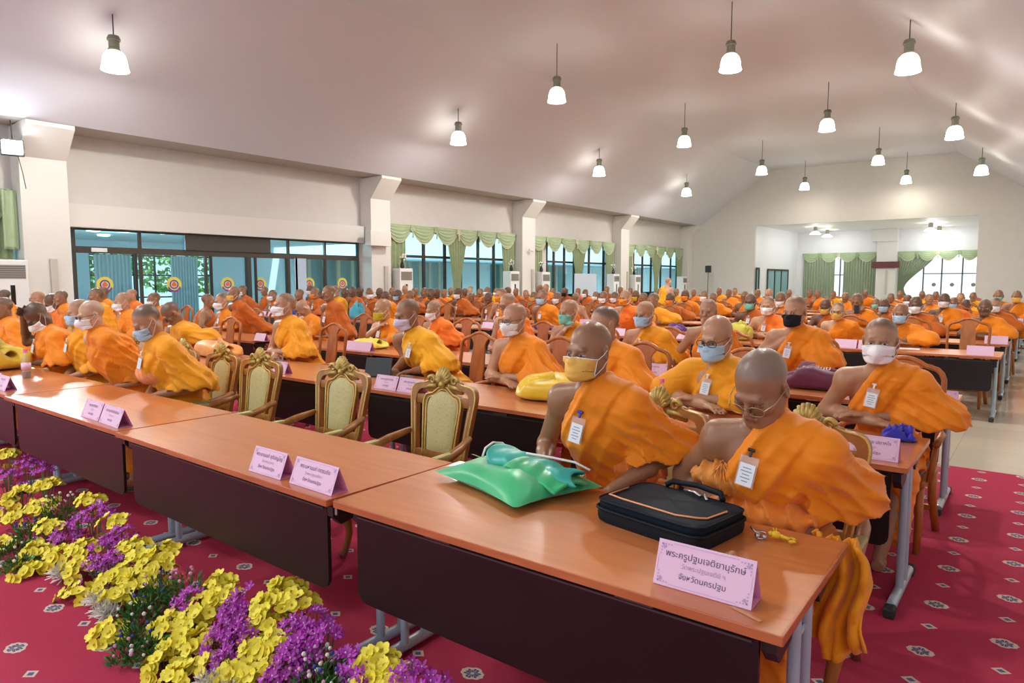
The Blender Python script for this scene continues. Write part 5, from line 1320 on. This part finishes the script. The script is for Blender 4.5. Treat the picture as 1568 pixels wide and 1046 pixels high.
card(-2.75+.0, 5.62, 'pink name card behind the yellow satin bundle on the third row', L1('พระอธิการ','วัด','นครปฐม'), 0, .26)
card(-.56, 5.43, 'violet name card at the right end of the third row', L1('พระมหา','วัด','นครปฐม'), 0, .26)
card(-1.12, 5.43, 'pale pink name card on the third row, second from its right end', None, 0, .2)
cards4 = [(-.56,9.42),(-1.70,9.45),(-1.98,9.45),(-6.75,5.42),(-6.5,5.42),(-8.75,5.42),(-15.1,9.44),(-14.75,9.44),(-12.1,9.42),(-7.9,9.42),(-5.55,9.42),(-5.25,9.42),(-9.9,9.42),
 (-.50,11.28),(-.48,13.1),(-.46,15.0),(-.46,16.8),(-4.3,9.42),(-4.05,9.42),(-3.1,11.28),(-7.0,11.28),(-9.4,11.28),(-2.2,13.12)]
for i, (x, y) in enumerate(cards4):
    r = min(range(16), key=lambda q: abs(FRONTS[q]+.12-y)); k = sorted([-c[0] for c in cards4 if abs(c[1]-y) < .5]).index(-x)
    card(x, y, 'small pink name card, %s from the aisle on the %s table row' % (ORD[k], ORD[r]), None, 0, .26, 'pink cards on the rear tables', m=pink)
# ---------------------------------------------------------------- green satin bag
satin = mat('emerald_satin', (.015,.46,.17), .30, noise=.06, nscale=6, sheen=.3); teals = mat('teal_lining', (.03,.42,.34), .35); whitec = mat('white_cord', (.75,.78,.75), .6)
B_ = thing('cloth_bag', 'green satin bag with folded teal top on the near table', 'bag', (-1.70, 2.20, .75), math.radians(-16))
def pillow(nu, w, d, h, seed=1, k=.35, bl=1.0):
    r = random.Random(seed); ph = [r.uniform(0,6) for _ in range(8)]
    def f(u, v):
        a = u*2*PI; e = v*PI-PI/2; cc = math.copysign(abs(math.cos(a))**k, math.cos(a)); ss = math.copysign(abs(math.sin(a))**k, math.sin(a)); ce = math.cos(e)**.45 if abs(math.cos(e)) > 1e-6 else 0
        z = h/2+h/2*math.copysign(abs(math.sin(e))**.9, math.sin(e)); rr = 1-.05*math.sin(3*a+ph[0])*bl
        z = z*(1+.16*bl*math.sin(a*2+ph[1])+.10*bl*math.sin(5*a+ph[2]))*1 if e > 0 else z*.6
        return (w/2*cc*ce*rr+.01*bl*math.sin(6*v+ph[3]), d/2*ss*ce*rr, max(0, z)+(.006*bl*math.sin(cc*9+ss*7+ph[4]) if e > .3 else 0))
    return f
def bagf(u, v):
    # flat pillow with drawn-out corners: square outline, seam all round at mid height
    x, y = u*2-1, v*2-1; e = max(abs(x), abs(y)); h_ = (1-abs(x)**3.2)*(1-abs(y)**3.2); pull = 1+.10*(abs(x*y))**1.5-.05*(1-abs(x))*abs(y)-.05*(1-abs(y))*abs(x)
    return x*.27*pull, y*.20*pull, h_
def top_(u, v): x, y, h_ = bagf(u, v); return (x, y, .028+.072*h_**.6+.006*h_*math.sin(x*22+y*13)+.005*h_*math.sin(y*31-x*9))
def bot_(u, v): x, y, h_ = bagf(u, v); return (x, y, .028-.026*min(1, h_*2.2))
MB().grid(top_, 44, 36).grid(bot_, 44, 36).build('pouch', satin, B_, smooth=math.radians(60))
def fold(u, v):
    a = u*PI*1.25; w_ = 1-.35*v
    return (-.13+.40*v+.02*math.sin(u*9)-.03*math.cos(a), .00+.10*v+.085*math.cos(a)*w_+.006*math.sin(v*14), .100+.045*math.sin(a)*w_+.005*math.sin(v*20+u*5)-.028*v)
MB().grid(fold, 26, 40, .008).build('folded_top', teals, B_, smooth=True)
def fold2(u, v): return (.03+.26*v, -.08+.17*u+.05*v, .095+.020*math.sin(u*PI)+.004*math.sin(v*18+u*4)-.055*v**1.5)
MB().grid(fold2, 16, 24, .010).build('drawn_flap', satin, B_, smooth=True)
MB().tube([(-.16,.085,.105),(-.165,.05,.14),(-.15,-.01,.155),(-.135,-.06,.14),(-.12,-.085,.11)], .005, 6).tube([(.02,.04,.135),(.12,.10,.128),(.20,.15,.118),(.27,.17,.098)], .005, 6).build('piping', whitec, B_, smooth=True)
text_mesh('lettering', 'พระธรรม', .03, mat('gold_print', (.6,.5,.12), .5), B_, Matrix.Translation((-.12,-.10,.112)) @ Matrix.Rotation(-.15,4,'X'))
# ---------------------------------------------------------------- briefcase
navy = mat('navy_nylon', (.003,.009,.017), .7, bump=.1, bscale=500, spec=.15); navy2 = mat('black_nylon', (.003,.006,.011), .65, spec=.25); orp = mat('orange_piping', (.75,.30,.12), .5); steel = mat('steel', (.5,.5,.52), .25, metal=.9)
B_ = thing('briefcase', 'dark navy briefcase with orange piping lying flat behind the near name card', 'briefcase', (-.995, 2.165, .7505), math.radians(-10))
W, D_, Hh = .43, .30, .085
def case(w, d, z0, z1, bulge, nm, m):
    def f(u, v):
        a = u*2*PI; k = .22; cc = math.copysign(abs(math.cos(a))**k, math.cos(a)); ss = math.copysign(abs(math.sin(a))**k, math.sin(a))
        if v < .12: t = v/.12; return (w/2*cc*t, d/2*ss*t, z0)
        if v > .66: t = (1-v)/.34; return (w/2*cc*t**.7, d/2*ss*t**.7, z1+bulge*(1-t**2)*(1+.10*math.sin(a*3)))
        t = (v-.12)/.54; e = 1+.02*math.sin(t*PI); return (w/2*cc*e, d/2*ss*e, z0+(z1-z0)*t+.003*math.sin(a*5))
    return MB().grid(f, 72, 24).build(nm, m, B_, smooth=math.radians(50))
case(W, D_, 0, .050, .0, 'lower_shell', navy2); case(W-.01, D_-.008, .044, .078, .012, 'upper_shell', navy)
def rr_(w, d, z, n_=48, k=.25): return [(w/2*math.copysign(abs(math.cos(2*PI*i/n_))**k, math.cos(2*PI*i/n_)), d/2*math.copysign(abs(math.sin(2*PI*i/n_))**k, math.sin(2*PI*i/n_)), z) for i in range(n_+1)]
MB().tube(rr_(W+.012, D_+.012, .047), .006, 6, cap=False).tube(rr_(W+.002, D_+.002, .076), .004, 6, cap=False).build('zipper', navy2, B_, smooth=True)
MB().tube([(-.195,.02,.085),(-.190,-.095,.085),(-.12,-.108,.087),(.10,-.110,.087),(.16,-.085,.087),(.185,-.06,.085),(.192,.05,.085)], .0035, 6).build('piping', orp, B_, smooth=True)
MB().tube([(-.12,.145,.085),(-.10,.165,.10),(.0,.175,.105),(.10,.165,.10),(.12,.145,.085)], .011, 8).build('handle', navy2, B_, smooth=True)
MB().tube([(-.02,.12,.095),(.03,.11,.100),(.06,.10,.095)], .006, 6).tube([(.05,.14,.09),(.07,.11,.10),(.09,.09,.09)], .005, 6).build('buckle', steel, B_, smooth=True)
K_ = thing('key_ring', 'metal key ring with a small yellow giraffe charm hanging from the dark briefcase', 'key ring', (-.70, 2.235, .751), math.radians(10))
MB().tube([(.0+.018*math.cos(a), .018*math.sin(a), .010+.006*math.sin(a)) for a in [i*2*PI/14 for i in range(15)]], .0028, 6, cap=False).ball((-.01,-.01,.010), .0095, 8, 6).ball((.012,-.012,.010), .0085, 8, 6).tube([(-.035,.01,.03),(-.02,.0,.02),(0,0,.012)], .004, 6).build('ring', steel, K_, smooth=True)
ch = MB().ball((.045,.004,.018), (.018,.013,.013), 12, 8).ball((.030,.002,.021), (.009,.009,.009)).tube([(.055,.004,.018),(.075,.002,.014),(.090,-.002,.013)], [.008,.006,.007], 8)
for (dx, dy) in ((.098,.010),(.100,-.012),(.092,.014),(.094,-.016)): ch.ball((dx,dy,.010), (.009,.005,.006))
ch.tube([(.038,.010,.028),(.036,.014,.038)], .0025, 5).tube([(.044,.012,.028),(.045,.018,.037)], .0025, 5)
ch.build('giraffe_charm', mat('yellow_plastic', (.80,.50,.02), .25), K_, smooth=True)
# ---------------------------------------------------------------- bundles and bags
def bundle(name, label, x, y, z, w, d, h, col, seed, rz=0, rough=.5, cat='bag', k=.45, extra=None, sheen=.2):
    T = thing(name, label, cat, (x, y, z), rz); m_ = mat(extra or ('cloth_%d' % seed), col, rough, noise=.08, nscale=8, bump=.7, bscale=9, sheen=sheen)
    MB().grid(pillow(0, w, d, h, seed, k, 1.6), 40, 16).build('cloth', m_, T, smooth=True)
    r = random.Random(seed)
    def f(u, v): return (-w*.35+w*.7*v, -d*.12+d*.3*u+.02*math.sin(v*9+seed), h*.72+.035*math.sin(u*PI)+.010*math.sin(v*19+seed))
    MB().grid(f, 12, 18, .006).build('folded_edge', m_, T, smooth=True); return T
tz = .751
bundle('satin_bundle', 'yellow satin bundle on the second row between two seated persons', -2.76, 4.02, tz, .52, .34, .15, (.80,.52,.015), 11, .3, .35)
bundle('cloth_bundle', 'peach orange cloth bundle behind the empty golden chairs', -7.35, 4.0, tz, .70, .34, .14, (.82,.34,.08), 12, -.1)
bundle('cloth_bundle', 'yellow cloth bundle at the left end of the front row', -8.0, 2.12, tz, .60, .34, .20, (.68,.48,.02), 13, .2)
bundle('maroon_bag', 'dark magenta velvet bag with white print on the third row', -1.40, 5.72, tz, .46, .34, .14, (.13,.012,.06), 14, .1)
text_mesh('lettering', 'ทะเบียน', .07, mat('white_print', (.7,.6,.6), .6), bpy.data.objects['maroon_bag'], Matrix.Translation((0,-.03,.165)) @ Matrix.Rotation(.5,4,'X'))
bundle('cloth_bundle', 'royal blue crumpled cloth beside the card on the second row end', -.575, 4.10, tz, .15, .11, .055, (.02,.02,.42), 15, .3, cat='cloth')
bundle('cloth_bundle', 'purple cloth bag before the uncovered person on the fourth row', -4.45, 9.75, tz, .42, .3, .14, (.09,.015,.22), 16)
bundle('gift_bag', 'yellow and green bag on the fourth row', -3.45, 9.75, tz, .34, .26, .2, (.60,.55,.05), 17)
bundle('gift_bag', 'turquoise bag standing on the fourth row table', -12.0, 9.8, tz, .34, .22, .3, (.05,.42,.58), 18)
bundle('blue_bag', 'royal blue bag hanging by the bowed person on the third row', -8.95, 6.0, .751, .30, .14, .34, (.02,.07,.50), 19)
bundle('cloth_bundle', 'lemon yellow cloth on the third row before the person in olive mask', -6.75, 5.72, tz, .48, .3, .09, (.80,.62,.05), 20, cat='cloth')
bundle('cloth_bundle', 'dark brown folded cloth on the fourth row', -7.75, 9.65, tz, .55, .35, .11, (.07,.035,.02), 21, cat='cloth')
bundle('cloth_bundle', 'dark blue small cloth on the fourth row near the person in blue mask', -6.9, 9.75, tz, .35, .2, .07, (.01,.02,.22), 22, cat='cloth')
bundle('cloth_bundle', 'royal blue cloth at the left part of the fourth row', -12.9, 9.7, tz, .3, .2, .07, (.03,.02,.35), 23, cat='cloth')
bundle('pouch', 'black flat pouch beside the bare armed person on the third row', -2.28, 5.72, tz, .24, .12, .05, (.01,.012,.01), 24, cat='pouch')
# hanging cloth bundles worn / held at the lap
def lump(name, label, x, y, z, r, col, seed, tassel=False, cat='cloth'):
    T = thing(name, label, cat, (x, y, z)); m_ = mat('lump_%d' % seed, col, .6, noise=.12, nscale=8, bump=.5, bscale=14, sheen=.2)
    G = Field(axis(-.3,.3,-1,1,.008,.008), axis(-.25,.25,-1,1,.008,.008), axis(-.2,.2,-1,1,.008,.008)); rs = np.random.RandomState(seed)
    G.ell((0,0,0), r, k=.03)
    for k in range(7): a = rs.uniform(0,6.28); G.cap((.5*r[0]*math.cos(a), .6*r[1]*math.sin(a), rs.uniform(-.3,.5)*r[2]), (-.3*r[0]*math.sin(a), .6*r[1]*math.cos(a), rs.uniform(0,.8)*r[2]), .25*r[2], .35*r[2], k=.012)
    ii = np.nonzero(np.abs(G.D) < .05); P_ = (G.ax[0][ii[0]], G.ax[1][ii[1]], G.ax[2][ii[2]])
    u = P_[0]*95+P_[2]*60+3*nz(P_, 9, seed); G.D[ii] -= (.013*(1-2*np.abs(np.sin(u*.5))**.7)).astype(np.float32)
    P, Fc = G.mesh(); np_mesh('cloth', P, Fc, m_, T)
    if tassel:
        q = MB()
        for k in range(26):
            a = rs.uniform(0,6.28); b = rs.uniform(.3,1); p0 = Vector((.0,-r[1]*.6,r[2]*.9)); p2 = p0+Vector((.05*math.cos(a)*b, -.02-.02*b, .03*math.sin(a)*b-.03*(k % 3)))
            q.tube([p0, (p0+p2)/2+Vector((0,-.01,.012)), p2], .0022, 4)
        q.build('tassel', m_, T)
    return T
lump('cloth_bundle', 'tasselled orange cloth bundle in the lap of the person looking down', -.91, 2.50, .86, (.14,.09,.065), (.72,.27,.03), 31, True)
lump('folded_sash', 'gathered orange sash across the lap of the person looking down', -.80, 2.52, .74, (.20,.12,.07), (.80,.24,.02), 32)
lump('folded_sash', 'gathered orange sash at the waist of the person in yellow mask', -1.36, 2.62, .80, (.14,.10,.08), (.78,.20,.02), 33)
lump('cloth_bundle', 'salmon cloth bundle held by the person with bowed head on the front row', -5.62, 2.50, .86, (.17,.10,.09), (.82,.28,.11), 34)
# hanging robe end below the near table
def hang(u, v):
    z = .74-.37*v; w_ = .12+.08*v; return (-.515+w_*(u-.5)*1.3+.02*math.sin(v*6), 2.43+.035*math.sin(u*17+1.6*math.sin(v*2.4))+.022*math.sin(u*37+v*5)+.010*math.sin(v*23+u*11)-.03*v, z+.035*math.sin(u*7+.5)*v)
t = MB().grid(hang, 60, 20, .008).build('hanging_robe_end', robe_mat('y'), smooth=True); tag(t, 'orange robe end hanging below the right end of the near table', 'robe')
# ---------------------------------------------------------------- bottles, small things
pet = glass_mat('clear_bottle', (.93,.96,.97), .12, .05); capm = mat('pink_cap', (.85,.15,.45), .35); labm = mat('pink_label', (.80,.55,.70), .4)
def bottle(x, y, label, s=1.0):
    T = thing('water_bottle', label, 'bottle', (x, y, .7505), 0)
    MB().lathe([(0,0),(.029*s,0),(.031*s,.01*s),(.030*s,.04*s),(.032*s,.05*s),(.030*s,.06*s),(.031*s,.13*s),(.026*s,.155*s),(.013*s,.18*s),(.0125*s,.195*s)], (0,0,0), 20).build('bottle', pet, T, smooth=True)
    MB().lathe([(0,.218*s),(.0145*s,.218*s),(.0145*s,.193*s),(.0125*s,.193*s)], (0,0,0), 16).build('cap', capm, T); MB().lathe([(.0325*s,.065*s),(.0325*s,.115*s)], (0,0,0), 20).build('wrapper', labm, T, smooth=True)
    MB().lathe([(0,.003),(.028*s,.003),(.028*s,.05*s),(0,.05*s)], (0,0,0), 16).build('water', mat('water_tint', (.45,.40,.38), .1, trans=.6), T)
bottle(-7.02, 2.06, 'clear water bottle with pink cap standing near the left end of the front row', 1.15)
bottle(-1.93, 4.05, 'clear water bottle with pink cap beside the golden chair on the second row')
bottle(-4.15, 5.75, 'small clear bottle before the person in green mask')
t = thing('bottle_cap', 'small white bottle cap on the second row table', 'bottle cap', (-1.60, 3.98, .7505)); MB().lathe([(0,.03),(.014,.03),(.015,0),(0,0)], (0,0,0), 14).build('cap', mat('white_plastic', (.8,.8,.8), .4), t)
t = thing('tablet', 'dark tablet on a folding stand, third table from the aisle of the second row', 'tablet', (-4.62, 3.98, .7505), math.radians(25))
MB().box((0,.03,.085), (.25,.010,.17), Matrix.Rotation(math.radians(-18),3,'X'), bev=.004).build('tablet_body', mat('tablet_black', (.015,.015,.017), .3), t)
MB().add([(-.12,.02,.0),(.12,.02,0),(.12,.12,.0),(-.12,.12,0),(0,.055,.10)], [(0,1,4),(1,2,4),(2,3,4),(3,0,4),(3,2,1,0)]).build('stand', mat('grey_cover', (.10,.13,.13), .6), t)
for i, (x, y, s_, lab) in enumerate(((-12.9,3.8,.5,'white papers on the far left of the second row'),(-1.32,9.75,.24,'white paper under the forearms on the fourth row'),(-2.4,5.62,.3,'white paper sheet lying on the third row by the black pouch'))):
    t = MB().box((x, y, .7525), (s_,.21,.002), Matrix.Rotation(.1*i,3,'Z')).build('paper_sheet', mat('paper', (.78,.78,.80), .6)); tag(t, lab, 'paper')
t = MB().box((-2.13,1.616,.722), (.012,.004,.06)).build('tape_strip', mat('clear_tape', (.30,.22,.20), .2)); tag(t, 'short strip of clear tape on the front table edge', 'tape')
t = MB().box((-.56,1.69,.7512), (.09,.012,.0012), Matrix.Rotation(-.35,3,'Z')).build('tape_strip', mat('clear_tape2', (.62,.30,.17), .15)); tag(t, 'clear tape strip beside the near name card', 'tape')
# ---------------------------------------------------------------- flower border
FLOWERS=[(-6.34, 1.69, 0.28, 'Y'), (-5.87, 1.69, 0.28, 'P'), (-5.87, 1.57, 0.22, 'P'), (-5.58, 1.69, 0.28, 'P'), (-5.43, 1.53, 0.2, 'Y'), (-5.29, 1.63, 0.25, 'Y'), (-5.46, 1.43, 0.15, 'Y'), (-5.09, 1.39, 0.13, 'Y'), (-4.8, 1.24, 0.05, 'Y'), (-5.01, 1.49, 0.18, 'Y'), (-4.84, 1.53, 0.2, 'G'), (-4.81, 1.39, 0.13, 'G'), (-4.67, 1.25, 0.06, 'G'), (-4.89, 1.58, 0.23, 'G'), (-4.49, 1.31, 0.09, 'Y'), (-4.66, 1.43, 0.15, 'Y'), (-4.28, 1.21, 0.05, 'Y'), (-4.24, 1.36, 0.11, 'Y'), (-4.39, 1.2, 0.05, 'G'), (-4.65, 1.66, 0.26, 'Y'), (-4.4, 1.61, 0.24, 'P'), (-4.44, 1.52, 0.19, 'P'), (-4.42, 1.44, 0.15, 'P'), (-4.19, 1.61, 0.24, 'Y'), (-3.96, 1.56, 0.21, 'P'), (-3.99, 1.48, 0.18, 'P'), (-4.14, 1.44, 0.15, 'Y'), (-3.86, 1.4, 0.13, 'P'), (-3.77, 1.45, 0.16, 'P'), (-3.99, 1.35, 0.11, 'Y'), (-4.03, 1.28, 0.08, 'W'), (-3.76, 1.26, 0.06, 'Y'), (-3.79, 1.55, 0.21, 'Y'), (-3.61, 1.51, 0.19, 'Y'), (-3.53, 1.59, 0.23, 'Y'), (-3.49, 1.53, 0.2, 'Y'), (-3.6, 1.42, 0.15, 'Y'), (-3.62, 1.36, 0.12, 'Y'), (-3.56, 1.28, 0.07, 'W'), (-3.39, 1.25, 0.06, 'W'), (-3.45, 1.34, 0.11, 'Y'), (-3.45, 1.44, 0.15, 'Y'), (-3.29, 1.47, 0.17, 'G'), (-3.17, 1.53, 0.2, 'G'), (-3.27, 1.4, 0.14, 'G'), (-3.23, 1.31, 0.09, 'G'), (-3.06, 1.26, 0.07, 'G'), (-3.23, 1.2, 0.05, 'Y'), (-2.9, 1.24, 0.06, 'G'), (-2.96, 1.19, 0.05, 'G'), (-3.01, 1.46, 0.17, 'P'), (-2.96, 1.58, 0.22, 'Y'), (-2.9, 1.49, 0.18, 'Y'), (-2.85, 1.54, 0.21, 'Y'), (-2.98, 1.36, 0.11, 'Y'), (-2.87, 1.4, 0.13, 'Y'), (-2.82, 1.32, 0.09, 'Y'), (-2.72, 1.37, 0.12, 'Y'), (-2.78, 1.23, 0.05, 'Y'), (-2.62, 1.24, 0.06, 'Y'), (-2.56, 1.31, 0.09, 'Y'), (-2.7, 1.57, 0.22, 'P'), (-2.7, 1.51, 0.19, 'P'), (-2.66, 1.44, 0.15, 'P'), (-2.61, 1.38, 0.12, 'P'), (-2.5, 1.36, 0.11, 'P'), (-2.55, 1.45, 0.16, 'P'), (-2.59, 1.68, 0.27, 'Y'), (-2.56, 1.6, 0.24, 'Y'), (-2.46, 1.65, 0.26, 'Y'), (-2.51, 1.54, 0.2, 'Y'), (-2.44, 1.45, 0.16, 'Y'), (-2.37, 1.48, 0.18, 'Y'), (-2.39, 1.36, 0.12, 'Y'), (-2.3, 1.41, 0.14, 'Y'), (-2.4, 1.31, 0.09, 'Y'), (-2.38, 1.27, 0.07, 'W'), (-2.45, 1.26, 0.07, 'W'), (-2.28, 1.6, 0.24, 'P'), (-2.31, 1.55, 0.21, 'P'), (-2.19, 1.58, 0.22, 'P'), (-2.25, 1.48, 0.17, 'P'), (-2.21, 1.51, 0.19, 'P'), (-2.2, 1.43, 0.15, 'P'), (-2.18, 1.37, 0.12, 'P'), (-2.08, 1.5, 0.19, 'G'), (-1.99, 1.51, 0.19, 'G'), (-2.08, 1.45, 0.16, 'G'), (-1.98, 1.46, 0.16, 'G'), (-1.97, 1.56, 0.21, 'P'), (-1.87, 1.52, 0.19, 'P'), (-1.87, 1.59, 0.23, 'Y'), (-1.79, 1.57, 0.22, 'Y'), (-1.81, 1.53, 0.2, 'Y'), (-1.69, 1.58, 0.23, 'P'), (-1.59, 1.58, 0.23, 'P'), (-1.71, 1.54, 0.21, 'Y'), (-1.89, 1.47, 0.17, 'G')]

ym = mat('yellow_orchid_petal', (.90,.80,.06), .5, noise=.12, nscale=30); pm = mat('purple_orchid_petal', (.42,.03,.42), .5, noise=.3, nscale=25); wm = mat('white_petal2', (.78,.76,.70), .6)
grm = mat('green_leaf', (.07,.24,.055), .5, noise=.4, nscale=20); stemm = mat('green_stem', (.10,.20,.05), .5); yc = mat('orchid_throat', (.62,.38,.02), .5); pc = mat('purple_throat', (.75,.55,.75), .5); pkm = mat('pink_bud', (.70,.30,.50), .5); blm = mat('blue_bud', (.04,.04,.35), .5)
def petal(q, c, d, n_, ln, wd, cup=.25):
    """rounded petal from c along d, facing n_"""
    s_ = d.cross(n_).normalized(); pr = [(0,.12),(.25,.62),(.55,1.0),(.8,.85),(1.0,.35)]
    vs = []
    for t, w_ in pr:
        cen = c+d*ln*t+n_*(cup*ln*t*t*.6); vs += [cen-s_*wd*w_*.5+n_*wd*.10, cen, cen+s_*wd*w_*.5+n_*wd*.10]
    fs = []
    for k in range(4): a = k*3; fs += [(a,a+1,a+4,a+3),(a+1,a+2,a+5,a+4)]
    q.add(vs, fs)
def blossom(q, th, c, n_, r, kind, rnd):
    t = n_.orthogonal().normalized(); b_ = n_.cross(t); a0 = rnd.uniform(0, 6.28)
    for k in range(5):
        a = a0+k*2*PI/5; d = (t*math.cos(a)+b_*math.sin(a)+n_*.25).normalized()
        petal(q, c, d, n_, r*(1 if kind == 'Y' else 1.05)*rnd.uniform(.9,1.1), r*(.95 if kind == 'Y' else .50))
    th.ball(c+n_*r*.18, (r*.16,r*.16,r*.2), 5, 4)
cnt = {}
FN = {'Y': ('yellow_orchid_bunch','yellow orchid bunch','yellow orchid bunches'), 'P': ('purple_orchid_bunch','purple orchid bunch','purple orchid bunches'), 'G': ('foliage_bunch','green leafy tuft','green tufts of the border'), 'W': ('white_flower_bunch','white fringed flower bunch','white flower bunches')}
FL = sorted(FLOWERS, key=lambda f: f[0])
for i, (x, y, z, c) in enumerate(FL):
    rnd = random.Random(i*13+5); cnt[c] = cnt.get(c, 0)+1; nm, ds, gp = FN[c]
    dk = 'front edge' if y < 1.32 else ('rear edge' if y > 1.52 else 'middle')
    T = thing(nm, '%s in the floor border, %s from the left of its kind' % (ds, ORD[cnt[c]-1]), 'flowers', (x, y, 0), 0, gp)
    q, th, st = MB(), MB(), MB(); hz_ = max(.04, z-.02)
    if c in 'YP':
        r = .029 if c == 'Y' else .023; nb = 22 if c == 'Y' else 26
        for k in range(nb):
            a = rnd.uniform(0, 2*PI); rr = .085*math.sqrt(rnd.random()); dz = (.055 if c == 'Y' else .085)*(1-(rr/.09)**2)*rnd.uniform(.2,1)
            p = Vector((rr*math.cos(a), rr*math.sin(a)*.9, max(.02, hz_+dz-.02))); n_ = Vector((math.cos(a)*rr*9+rnd.uniform(-.4,.4)+.1, math.sin(a)*rr*9+rnd.uniform(-.4,.4)-.45, .9)).normalized()
            blossom(q, th, p, n_, r*rnd.uniform(.85,1.15), c, rnd)
            if k % 3 == 0: st.tube([(p.x*.2,p.y*.2,0), (p.x*.6,p.y*.6,p.z*.6), p-n_*.004], .0025, 4)
        for k in range(4):   # a low second tier so the mass reaches the floor
            a = rnd.uniform(0, 2*PI); p = Vector((.08*math.cos(a), .07*math.sin(a)-.02, max(.02, hz_*.5))); blossom(q, th, p, Vector((math.cos(a),math.sin(a)-.5,.5)).normalized(), r, c, rnd)
        n1 = len(q.f); q.add(th.v, th.f); q.build('blossoms', ym if c == 'Y' else pm, T, smooth=True, m2=yc if c == 'Y' else pc, n1=n1); st.build('stems', stemm, T)
    elif c == 'G':
        for k in range(190):
            a = rnd.uniform(0, 2*PI); rr = .095*math.sqrt(rnd.random()); p = Vector((rr*math.cos(a), rr*math.sin(a), max(.01, (hz_+.03)*rnd.uniform(.15,1.05)*(1-(rr/.13)**2)))); d = Vector((p.x*8+rnd.uniform(-.6,.6), p.y*8+rnd.uniform(-.6,.6), .8)).normalized()
            petal(q, p, d, d.orthogonal().normalized(), rnd.uniform(.022,.038), .012)
        f1 = f2 = MB()
        for k in range(7):
            a = rnd.uniform(0, .5)+k*.9; rr = .03+.055*math.sqrt(rnd.random()); p = Vector((rr*math.cos(a), rr*math.sin(a)-.01, hz_+.035*(1-(rr/.1)**2)+.01)); (f1 if k < 5 else f2).ball(p, rnd.uniform(.006,.010), 6, 4)
            st.tube([(p.x*.3,p.y*.3,0), p], .0016, 4)
        n1 = len(q.f); q.add(f1.v, f1.f); q.build('leaves_and_flowers', grm, T, m2=(wm, wm, pkm, blm)[i % 4], n1=n1)  # one mesh of leaves and tiny flower balls, the balls in the second material
        st.build('stems', stemm, T)
    else:
        for k in range(260):
            a = rnd.uniform(0, 2*PI); e_ = rnd.uniform(-.2, 1.5); d = Vector((math.cos(a)*math.cos(e_), math.sin(a)*math.cos(e_), math.sin(e_))); c0 = Vector((rnd.uniform(-.05,.05), rnd.uniform(-.03,.03), .035+.03*rnd.random()))
            petal(q, c0, d, d.orthogonal().normalized(), .045, .007)
        q.build('petals', wm, T); st.tube([(0,0,0),(0,0,.05)], .004, 5); st.build('stems', stemm, T)
